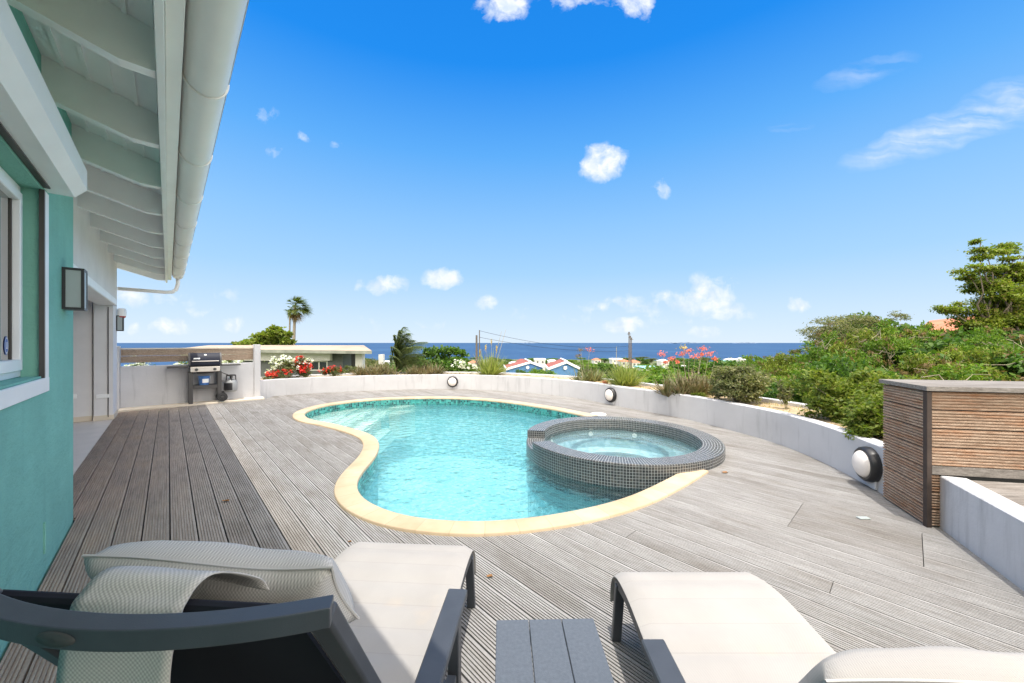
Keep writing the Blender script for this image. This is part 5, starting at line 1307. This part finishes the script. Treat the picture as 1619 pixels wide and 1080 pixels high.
def coco():
    rr_ = random.Random(6); Y = 12.0; c = at(628, 588, Y); b = Vector((c.x, c.y, terr(c.x, c.y)))
    r = thing('coconut_palm', 'young coconut palm blown to the right by the wind behind the planting bed', 'palm tree', b); m_ = MB()
    m_.tube([(c.x, c.y, b.z), (c.x + .02, c.y, c.z)], [.11, .08], 9); build('trunk', m_, M['palmbark'], r, smooth=True)
    ends = [(640, 517), (632, 522), (648, 527), (622, 530), (618, 548), (655, 538), (676, 541), (668, 548), (672, 560), (678, 570), (616, 562), (645, 535), (636, 530), (627, 540), (619, 555), (624, 545), (640, 545), (650, 550), (660, 565), (634, 524), (643, 535), (622, 537), (630, 550)]
    for k, (ex, ey) in enumerate(ends):
        e = at(ex, ey, Y + rr_.uniform(-.5, .5)); m_ = MB(); n = 26
        # rises, then is bent over to the right
        ctrl = Vector((c.x + (e.x - c.x) * .12 - .06, (c.y + e.y) / 2, c.z + (e.z - c.z) * .95 + .12)); pts = []
        for i in range(n + 1):
            t = i / n; pts.append(c * (1 - t) ** 2 + ctrl * (2 * t * (1 - t)) + e * t * t)
        m_.tube(pts, [.016 * (1 - i / n) + .004 for i in range(n + 1)], 5)
        for i in range(3, n + 1):
            for s_ in (-1, 1):
                for h_ in (0, .5):
                    p = pts[i - 1].lerp(pts[i], h_) if i else pts[i]; d = (pts[i] - pts[i - 1]).normalized(); q = d.cross(Vector((0, 1, 0))).normalized()
                    L_ = .42 * sin(pi * (.12 + .80 * i / n)) * rr_.uniform(.8, 1.1)
                    dr = d * .55 + Vector((.35, s_ * .55, -.25)) + q * .35 * s_
                    blade(m_, p, dr, L_, .042, (.25, 0, -.42), 3, fold=.1)
        build('frond', m_, M['lf_coco'], r)
coco()

# planting bed ------------------------------------------------------
def bedpt(px, off):
    pth = offset(wall, off); i = nearest(px, pth); return Vector((pth[i][0], pth[i][1], .385))
def bush(name, label, cat, pos, w, d, h, nleaf, size, lmat, fl=None, nfl=0, fsz=.03, seed=1, nb=7, flmat=None, asp=.5, group=None, fhead=14, hr=.035, local_red=None):
    rng = np.random.default_rng(seed); r = thing(name, label, cat, pos, 0, group); bl = []
    for k in range(nb):
        a = rng.random() * 6.28; q = rng.random() ** .6
        bl.append((w * .36 * q * cos(a), d * .36 * q * sin(a), h * (.24 + .46 * rng.random()), w * .2, d * .2, h * .26))
    m_ = MB()
    for b in bl: limb(m_, (rng.normal() * .02, rng.normal() * .02, -.03), b[:3], .008, .003, rng, .1, 4)
    build('stem', m_, M['bark'], r, local=True)
    leaf_obj('foliage', crown_pts(rng, bl, nleaf, .35, 10, .4), lmat, r, size, rng, asp, .3)
    if nfl:
        P_ = []
        for k in range(nfl):
            b = bl[rng.integers(len(bl))]; v_ = rng.normal(size=3); v_ /= np.linalg.norm(v_); v_[2] = abs(v_[2]) * .9 + .1; v_[1] -= .25
            c = np.array(b[:3]) + v_ * np.array(b[3:6]) * 1.12
            P_.append(c + rng.normal(size=(fhead, 3)) * hr * .55)
        leaf_obj('flowers', np.concatenate(P_), flmat, r, fsz, rng, .9, 1.0)
    return r
bush('white_flowering_bush', 'white flowering bush at the left end of the bed next to the wall post', 'flowering bush', bedpt(452, .62), 1.5, .7, .66, 3600, .05, M['lf_c'], 1, 90, .045, 21, 9, M['fl_w'])
bush('red_flowering_bush', 'bright red flowering bush in front of the white flowers', 'flowering bush', bedpt(484, .36), .62, .45, .66, 1500, .045, M['lf_c'], 1, 62, .045, 22, 8, M['fl_r'], hr=.04)
bush('red_flowering_bush', 'low sprawling red flowered plant in the left corner of the bed', 'flowering bush', bedpt(440, .28), .85, .35, .30, 1700, .04, M['aloeg'], 1, 26, .036, 23, 7, M['fl_r'])
bush('red_flowering_bush', 'low thin red and green plant right of the bright red bush', 'flowering bush', bedpt(530, .32), 1.1, .4, .36, 1900, .04, M['lf_c'], 1, 20, .032, 24, 8, M['fl_r'])
for i, (p, lb) in enumerate(((-.35, 'white flowering shrub behind the left end of the barbecue parapet'), (.25, 'white flowering shrub behind the parapet just left of the grill'), (1.0, 'white flowering shrub behind the parapet just right of the grill'), (1.45, 'white flowering shrub behind the parapet at the right hand post'))):
    bush('white_flowering_bush', lb, 'flowering bush', P(p, 11.85, .2), .85, .45, .95, 1500, .05, M['lf_y'], 1, 55, .045, 30 + i, 6, M['fl_w'])
bush('white_flowering_bush', 'white flowering bush behind the low succulents beside the spiky clump', 'flowering bush', bedpt(733, .95) + Vector((0, .3, 0)), .95, .5, .46, 1800, .05, M['lf_a'], 1, 70, .04, 41, 7, M['fl_w'])
bush('jade_bush', 'round dense sage green succulent bush on top of the curved wall', 'shrub', bedpt(1168, .42), 1.12, .85, .70, 15000, .036, M['lf_d'], None, 0, .03, 42, 22, asp=.7)
bush('weedy_shrub', 'yellow green weedy shrub between the curved wall and the timber cabinet', 'shrub', bedpt(1350, .55) + Vector((.1, .1, -.1)), 1.25, 1.2, .85, 9500, .05, M['lf_y'], None, 0, .03, 43, 12)
bush('weedy_shrub', 'taller yellow green weedy shrub behind the back wall of the bed', 'shrub', bedpt(1322, 1.35) + Vector((0, 0, -.7)), 1.1, .9, 1.35, 5200, .045, M['lf_y'], None, 0, .03, 44, 12)
bush('weedy_shrub', 'yellow green weedy shrub hanging over the curved wall right next to the timber cabinet', 'shrub', bedpt(1378, .32) + Vector((0, .05, -.05)), .75, .7, .62, 4500, .045, M['lf_y'], None, 0, .03, 46, 10)
bush('ground_cover', 'low green plant at the foot of the brown aloe clump', 'plant', bedpt(1100, .22), .4, .2, .12, 500, .03, M['lf_y'], seed=45, nb=4)
def rosettes(name, label, pos, w, d, n, leaves, L, wd, mat, seed, erect=.7, group=None, zvar=.0):
    rr_ = random.Random(seed); r = thing(name, label, 'succulent', pos, 0, group); m_ = MB()
    for k in range(n):
        a = rr_.uniform(0, 2 * pi); q = sqrt(rr_.random()); c = Vector((w / 2 * q * cos(a), d / 2 * q * sin(a), -.02 + (1 - q) * zvar))
        for j in range(leaves):
            b = 2 * pi * j / leaves * 2.4 + rr_.uniform(-.3, .3); el = rr_.uniform(.25, 1.3) * erect + .15
            dr = Vector((cos(b) * cos(el) + (c.x / w) * .7, sin(b) * cos(el) + (c.y / d) * .4, sin(el)))
            blade(m_, c, dr, L * rr_.uniform(.65, 1.15), wd * rr_.uniform(.8, 1.2), (0, 0, rr_.uniform(-.25, .15)), 4, fold=.3)
    build('leaves', m_, mat, r, local=True); return r
def stalk(r, px, py, base_off, rad, mat, head, seed, hs=.05, w=None):
    """flower stalk from the root up to a pixel at the plant's distance"""
    rr_ = random.Random(seed); Y = r.location.y; e = at(px, py, Y + rr_.uniform(-.15, .15)) - r.location; b = Vector((base_off, rr_.uniform(-.08, .08), .0)); m_ = MB()
    mid_ = b.lerp(e, .5) + Vector((rr_.uniform(-.02, .02), 0, .02)); m_.tube([b, mid_, e], [rad, rad * .8, rad * .5], 5)
    st_ = build('flower_stalk', m_, M['stalk'], r, local=True)
    rng = np.random.default_rng(seed)
    if head == 'spike': pts = np.array(e) + rng.normal(size=(90, 3)) * np.array([.010, .010, .055]) - np.array([0, 0, .04]); leaf_obj('blossom', pts, mat, st_, .03, rng, .4, 0, droop=1.2)
    elif head == 'spray': pts = np.array(e) + rng.normal(size=(int(70), 3)) * np.array([hs, hs, hs * .6]); leaf_obj('blossom', pts, mat, st_, .032, rng, .45, 0, droop=.8)
SG = 'brown green aloe clumps in the bed'
rosettes('aloe_clump', 'brown aloe clump left of the wind blown coconut palm', bedpt(592, .5), 1.25, .55, 30, 13, .44, .05, M['aloe'], 51, .8, SG, .08)
rosettes('aloe_clump', 'brown aloe clump right of the coconut palm trunk', bedpt(667, .5), 1.15, .55, 30, 13, .44, .05, M['aloe'], 52, .8, SG, .08)
rosettes('low_succulents', 'low reddish succulents along the wall between aloe clump and spiky clump', bedpt(728, .3), 1.2, .3, 36, 10, .13, .035, M['aloe'], 53, .7)
ag = rosettes('spiky_agave', 'yellow green spiky clump with yellow flower spikes behind the middle wall lamp', bedpt(776, .45), .35, .25, 6, 60, .74, .036, M['blade'], 54, 1.05)
for i, (x, y, bo) in enumerate(((759, 556, -.1), (768, 547, -.03), (777, 538, .05), (785, 549, .1))): stalk(ag, x, y, bo, .006, M['fl_y'], 'spike', 60 + i)
for i, (x, y, bo) in enumerate(((800, 521, .12), (793, 524, .10), (748, 560, -.15))): stalk(ag, x, y, bo, .008, None, None, 70 + i)
a2 = rosettes('aloe_clump', 'grey green aloe in the gap between the blue houses and the spiky clump', bedpt(927, .45), .8, .45, 12, 18, .46, .055, M['aloeg'], 55, .8, SG)
for i, (x, y, bo) in enumerate(((918, 553, -.05), (914, 562, -.05))): stalk(a2, x, y, bo, .006, M['dead'], 'spray', 80 + i, .04)
stalk(a2, 932, 552, .05, .006, M['fl_o'], 'spray', 83, .055)
rosettes('spiky_agave', 'large yellow green spiky clump behind the wall lamp next to the spa', bedpt(990, .42), .35, .25, 6, 62, .64, .034, M['blade'], 56, 1.0)
a3 = rosettes('aloe_clump', 'wide brown aloe clump with coral flower stalks behind the spa', bedpt(1085, .42), 1.0, .5, 46, 15, .46, .045, M['aloe'], 57, .85, SG, .08)
for i, (x, y, m__, h_) in enumerate(((1046, 559, 'fl_o', .035), (1053, 572, 'fl_o', .02), (1062, 566, 'fl_o', .03), (1071, 572, 'fl_o', .02), (1080, 549, 'fl_y', .04), (1079, 559, 'fl_o', .035), (1090, 554, 'fl_o', .035), (1099, 563, 'fl_o', .035), (1111, 551, 'fl_o', .035), (1108, 560, 'fl_o', .03), (1121, 559, 'fl_o', .04), (1131, 567, 'fl_o', .025))):
    stalk(a3, x, y, (x - 1085) / 585 * 4, .005, M[m__], 'spray', 90 + i, h_ * 1.1)
r = thing('leggy_plant', 'leggy pale plant with upright stems left of the weedy shrub', 'plant', bedpt(1240, .5)); m_ = MB(); rng = np.random.default_rng(9); lp_ = []
for k in range(5):
    e = Vector((rng.normal() * .10, rng.normal() * .05, .30 + .22 * rng.random())); m_.tube([(0, 0, -.02), e * .5 + Vector((.01, 0, .02)), e], [.006, .005, .003], 5)
    for t in np.linspace(.35, 1, 16): lp_ += [np.array(e * t) + rng.normal(size=3) * .018 for _ in range(5)]
build('stem', m_, M['stalk'], r, local=True); leaf_obj('leaves', np.array(lp_), M['lf_d'], r, .045, rng, .5, .5)
c = bedpt(955, .25); m_ = MB(); m_.lathe([(.001, 0), (.05, 0), (.075, .085), (.082, .085), (.082, .10), (.072, .10), (.066, .07), (.001, .07)], c, n=20); tag(build('plant_pot', m_, M['terra'], smooth=radians(40)), 'terracotta pot half sunk in the bed left of the large spiky clump', 'pot')
# dry grass of the bed
rng = np.random.default_rng(77); gp = []
for k in range(130):
    px = rng.uniform(760, 1385); q = bedpt(px, rng.uniform(.25, .85)); gp.append(np.array(q) + rng.normal(size=(16, 3)) * np.array([.06, .06, .004]) - np.array([0, 0, .01]))
o = leaf_obj('dry_grass', np.concatenate(gp), leaf_mat('dry_grass_blades', [(.45, .36, .16), (.36, .32, .12), (.22, .25, .07)], .8, .2), None, .07, rng, .09, 0, droop=-1.6); tag(o, 'sparse dry yellow grass on the soil of the planting bed', 'grass', kind='stuff')

# ------------------------------------------------------------------ bungalow next door
hb = thing('bungalow', 'flat roofed grey and white bungalow beyond the left end of the planting bed', 'house', at(480, 600, 20))
Yb = 20.0
def xb(px, Y=Yb): return (px - CX) / F * Y
def zb_(py, Y=Yb): return CH - (py - CY) / F * Y
m_ = MB(); zt, zl = zb_(551.0), zb_(557.5)
rp = [(xb(296), Yb - .6), (xb(588, 18.8), Yb - 1.2 + .001), (xb(575, 25), 25), (xb(330, 25), 25)]
vs = [Vector((x, y, z)) for (x, y), z in zip(rp, (zt, zt - .10, zt + .14, zt + .14))]; v2 = [v - Vector((0, 0, .16)) for v in vs]
rid = [Vector((xb(330), Yb + 1.2, zt + .17)), Vector((xb(540), Yb + 1.2, zt + .16))]
m_.idx(vs + v2 + rid, [(4, 7, 6, 5), (0, 1, 5, 4), (1, 2, 6, 5), (2, 3, 7, 6), (3, 0, 4, 7), (0, 8, 9, 1), (1, 9, 2), (2, 9, 8, 3), (3, 8, 0)]); 
for f in range(len(m_.f)): m_.mi[f] = 1 if 1 <= f <= 4 else 0
build('roof', m_, [M['roofflat'], M['fasciag']], hb)
m_ = MB(); m_.box(((xb(300) + xb(522)) / 2, Yb + .1, (zb_(570) + zb_(558)) / 2), (xb(522) - xb(300), .3, zb_(558) - zb_(570.5))); build('lintel_band', m_, M['housewhite'], hb)
m_ = MB(); x0_, x1_ = xb(300), xb(545, 20.6); wx0, wx1, wz0_, wz1_ = xb(492, 20.4), xb(519, 20.4), zb_(586, 20.4), zb_(570.5, 20.4)
for (a, b, c_, d_) in ((x0_, wx0, -3.2, zb_(559)), (wx1, xb(524, 20.4), -3.2, zb_(559)), (wx0, wx1, -3.2, wz0_), (wx0, wx1, wz1_, zb_(559))): m_.box(((a + b) / 2, Yb + .45, (c_ + d_) / 2), (b - a, .2, d_ - c_))
m_.box(((xb(524, 20.4) + x1_) / 2, Yb + .9, (-3.2 + zb_(559)) / 2), (x1_ - xb(524, 20.4), 1.1, zb_(559) + 3.2)); build('wall', m_, M['housegrey'], hb)
m_ = MB(); zc = (wz0_ + wz1_) / 2
for x in (wx0 + .03, (wx0 + wx1) / 2, wx1 - .03): m_.box((x, Yb + .34, zc), (.06, .05, wz1_ - wz0_))
for z in (wz0_ + .03, wz1_ - .03): m_.box(((wx0 + wx1) / 2, Yb + .345, z), (wx1 - wx0, .04, .06))
wn_ = build('window', m_, M['housewhite'], hb); m_ = MB(); m_.box(((wx0 + wx1) / 2, Yb + .40, zc), (wx1 - wx0, .02, wz1_ - wz0_)); build('pane', m_, plain('dark_glass', (.03, .04, .05), .1), wn_)
m_ = MB(); m_.box(((xb(564) + xb(575)) / 2, Yb, (-3.2 + zb_(557)) / 2), (xb(575) - xb(564), .38, zb_(557) + 3.2), bev=.01); build('column', m_, M['housewhite'], hb)
m_ = MB(); m_.box(((xb(545) + xb(575)) / 2, 24.2, (-3.2 + zb_(562, 24)) / 2), (.3, .3, zb_(559, 24) + 3.2)); build('column', m_, M['housewhite'], hb)
m_ = MB(); m_.box(((xb(300) + xb(520)) / 2, 23.5, -1.4), (xb(520) - xb(300), .2, 4.6)); build('wall', m_, M['housegrey'], hb)

def small_house(label, px0, px1, yeave, yridge, Y, wallm, roofm, depth=7.0, kind='gable_side', yb=None, name='house'):
    x0, x1 = xb(px0, Y), xb(px1, Y); ze, zr = zb_(yeave, Y), zb_(yridge, Y); g0 = terr((x0 + x1) / 2, Y) - .3; y0 = Y
    r = thing(name, label, 'house', ((x0 + x1) / 2, Y, g0), 0, 'small houses on the slope')
    m_ = MB(); m_.box(((x0 + x1) / 2, y0 + depth / 2, (g0 + ze) / 2), (x1 - x0, depth, ze - g0))
    build('wall', m_, wallm, r)
    o = .35; m_ = MB(); ym = y0 + depth / 2; t = .14
    if kind == 'flat': m_.box(((x0 + x1) / 2, ym, ze + (zr - ze) / 2), (x1 - x0 + 2 * o, depth + 2 * o, max(.15, zr - ze)))
    else:
        h = min(depth, x1 - x0) * .35 if kind == 'hip' else -o
        a = [Vector((x0 - o, y0 - o, ze)), Vector((x1 + o, y0 - o, ze)), Vector((x1 + o, y0 + depth + o, ze)), Vector((x0 - o, y0 + depth + o, ze))]; b = [Vector((x0 + h, ym, zr)), Vector((x1 - h, ym, zr))]
        m_.idx(a + b, [(0, 1, 5, 4), (2, 3, 4, 5), (3, 0, 4), (1, 2, 5), (3, 2, 1, 0)])
    build('roof', m_, roofm, r)
    nw = max(2, int((x1 - x0) / 3)); hh = min(1.1, (ze - g0) * .5)
    for k in range(nw):
        m_ = MB(); xx = x0 + (x1 - x0) * (k + .5) / nw; m_.box((xx, y0 - .03, ze - .5 - hh / 2), (.9, .05, hh)); build('window', m_, M['housegrey'], r)
for a in (('low white house with a flat roof in the trees between the two blue houses', 846, 862, 569.5, 567.5, 200, 'housewhite', 'roofw', 'flat'), ('tiny pale house just right of the long white one', 868, 881, 571, 568.8, 190, 'housewhite', 'roofw', 'hip'),
          ('small red roofed house between the spiky clumps', 940, 950, 569.5, 566.5, 230, 'housewhite', 'rooforange', 'hip'), ('white roofed house left of the thin poles', 968, 984, 569, 567, 260, 'housewhite', 'roofw', 'flat'),
          ('orange roofed house just right of the thin poles', 983, 996, 571.5, 569, 180, 'housewhite', 'rooforange', 'hip'), ('pale house with orange roof behind the coral flowers', 1000, 1012, 573, 569.5, 170, 'housewhite', 'rooforange', 'hip'),
          ('white house behind the coral flowers near the shore', 1046, 1058, 571, 568.5, 240, 'housewhite', 'roofw', 'hip'), ('small white roof near the shore right of the coral flowers', 1154, 1166, 569, 566.5, 260, 'housewhite', 'roofw', 'hip'),
          ('small white roof near the shore nearest to the thicket', 1170, 1180, 569, 566, 270, 'housewhite', 'roofw', 'hip'), ('teal roofed house right of the coral flowers', 1149, 1161, 574, 571, 150, 'teal', 'teal', 'flat'),
          ('long teal roof low behind the coral flowers', 1018, 1046, 583, 581, 70, 'housewhite', 'teal', 'flat'), ('pale flat roofed house under the coral flowers', 1096, 1114, 583, 580, 75, 'housewhite', 'roofw', 'flat'),
          ('red roofed house just left of the nearer blue house', 818, 832, 571.5, 568, 150, 'housewhite', 'roofred', 'hip'), ('white house left of the blue houses', 806, 818, 575, 572.5, 120, 'housewhite', 'roofw', 'hip'),
          ('white house at the shore right of the bungalow porch', 548, 558, 572, 569.5, 160, 'housewhite', 'roofw', 'hip'), ('pale house between the palms and the coconut palm', 604, 611, 572, 570.5, 200, 'housewhite', 'roofw', 'hip'),
          ('small house behind the yellow flower spikes', 740, 752, 574, 571, 150, 'housewhite', 'rooforange', 'hip')):
    small_house(a[0], a[1], a[2], a[3], a[4], a[5], M[a[6]], M[a[7]], 8 if a[5] > 100 else 5, a[8])
# the two blue gabled houses
def blue_house(ax, ay, lx, ly, rx, ry, bx_, by_, Y, label):
    """gable facing us: apex, left eave, right eave in the photo; (bx_,by_) far end of the ridge"""
    r = thing('blue_house', label, 'house', (xb(ax, Y), Y, terr(xb(ax, Y), Y) - .3), 0, 'blue gabled houses')
    A = at(ax, ay, Y); Lf = at(lx, ly, Y - .8); Rt = at(rx, ry, Y + .8); ymin = r.location.z
    back = at(bx_, by_, Y + 9) - A; back.z = 0
    m_ = MB(); fr_ = [Vector((Lf.x, Lf.y, ymin)), Vector((Rt.x, Rt.y, ymin)), Rt, A, Lf]; bk_ = [v + back for v in fr_]
    m_.idx(fr_ + bk_, [(0, 1, 2, 3, 4), (9, 8, 7, 6, 5), (0, 4, 9, 5), (1, 6, 7, 2)]); build('wall', m_, M['houseblue'], r)
    m_ = MB(); u_ = Vector((0, 0, .10)); e1 = (Lf - A) * 1.10; e2 = (Rt - A) * 1.10; f_ = -back.normalized() * .25
    for e in (e1, e2):
        q = [A + f_ + u_, A + e + f_ + u_, A + e + back + u_, A + back + u_]; q2 = [v + Vector((0, 0, .16)) for v in q]
        m_.idx(q + q2, [(0, 3, 2, 1), (4, 5, 6, 7), (0, 1, 5, 4), (1, 2, 6, 5), (2, 3, 7, 6), (3, 0, 4, 7)])
    build('roof', m_, M['roofred'], r)
    m_ = MB()
    for e in (e1, e2):
        a_ = A + f_ * 1.15 + u_ + Vector((0, 0, .10)); m_.bar(a_, a_ + e * 1.02, .10, .34)
    m_.bar(A + e1 * 1.01 + u_ + Vector((0, 0, .12)) + f_, A + e1 * 1.01 + back + u_ + Vector((0, 0, .12)), .14, .3); m_.bar(A + f_ + Vector((0, 0, .33)), A + back + Vector((0, 0, .33)), .3, .1)
    build('barge_board', m_, M['roofw'], r)
    m_ = MB(); m_.lathe([(.001, .06), (.26, .06), (.28, 0)], A.lerp((Lf + Rt) / 2, .62) + Vector((0, -.25, -.1)), (Vector((1, 0, 0)), Vector((0, 0, 1)), Vector((0, -1, 0))), 20); build('gable_vent', m_, M['roofw'], r)
blue_house(895.5, 574.5, 869, 584.5, 914, 583.5, 886.5, 570.5, 52, 'blue house with red roof and white round vent, the right one of the pair')
blue_house(838.5, 574.5, 804, 584.5, 858, 582, 830, 570.0, 60, 'blue house with red roof half hidden by a bush, the left one of the pair')
# orange roof in the thicket
r = thing('orange_roofed_house', 'house with a sloping orange tile roof half buried in the thicket', 'house', at(1480, 600, 21)); Yo = 21.0
a = [at(1436, 534, Yo), at(1562, 528, Yo), at(1550, 498, Yo + 4), at(1470, 507, Yo + 4)]
m_ = MB(); b2 = [v - Vector((0, 0, .15)) for v in a]; m_.idx(a + b2, [(0, 1, 2, 3), (7, 6, 5, 4), (0, 4, 5, 1), (1, 5, 6, 2), (2, 6, 7, 3), (3, 7, 4, 0)])
build('roof', m_, M['rooforange'], r)
m_ = MB(); m_.box(((a[0].x + a[1].x) / 2, Yo + 2.5, (-1.5 + a[0].z) / 2 - .15), (a[1].x - a[0].x - 1, 3.4, a[0].z + 1.4)); build('wall', m_, M['housewhite'], r)
m_ = MB(); m_.box(((a[0].x + a[1].x) / 2, Yo + .78, a[0].z - 1.1), (1.1, .06, .9)); build('window', m_, M['housegrey'], r)

# poles and wires
def pole(px, ytop, Y, label, r_=.11, lean=0.0, arm=False, mat='pole'):
    t = at(px, ytop, Y); b = Vector((t.x - lean, t.y, terr(t.x, t.y) - .3)); m_ = MB(); m_.tube([b, t], [r_ * 1.2, r_ * .8], 8)
    if arm: m_.bar(t + Vector((-.5, 0, -.35)), t + Vector((.5, 0, -.35)), .1, .12); m_.tube([t + Vector((0, 0, -.5)), t + Vector((0, 0, .2))], r_ * 1.4, 8)
    tag(build('utility_pole', m_, M[mat], base=b), label, 'utility pole', 'utility poles'); return t
p1 = pole(758, 522, 62, 'thin utility pole carrying the wires above the yellow flower spikes', .10); pole(753.5, 530, 55, 'thicker dark utility pole just left of the wire pole', .17)
p2 = pole(994.5, 526, 95, 'tallest of the three utility poles seen against the sea', .14, arm=True); pole(996.5, 532, 100, 'utility pole touching the tallest of the three on its right', .14, arm=True); pole(998.5, 535, 106, 'rightmost and shortest of the three utility poles', .13, arm=True)
pole(974.5, 548, 120, 'pale lamp post standing left of the three utility poles', .09, mat='stalk')
for (a, b, sg, lb) in ((p1 + Vector((0, 0, -.1)), p2 + Vector((0, 0, -3.4)), 1.4, 'upper black wire running from the thin pole down towards the sea'), (p1 + Vector((0, 0, -1.2)), p2 + Vector((0, 0, -4.6)), 1.0, 'lower black wire running from the thin pole down towards the sea')):
    m_ = MB(); m_.tube([a.lerp(b, k / 24) - Vector((0, 0, sg * 4 * (k / 24) * (1 - k / 24))) for k in range(25)], .028, 5); tag(build('overhead_wire', m_, M['black']), lb, 'wire', 'overhead wires')
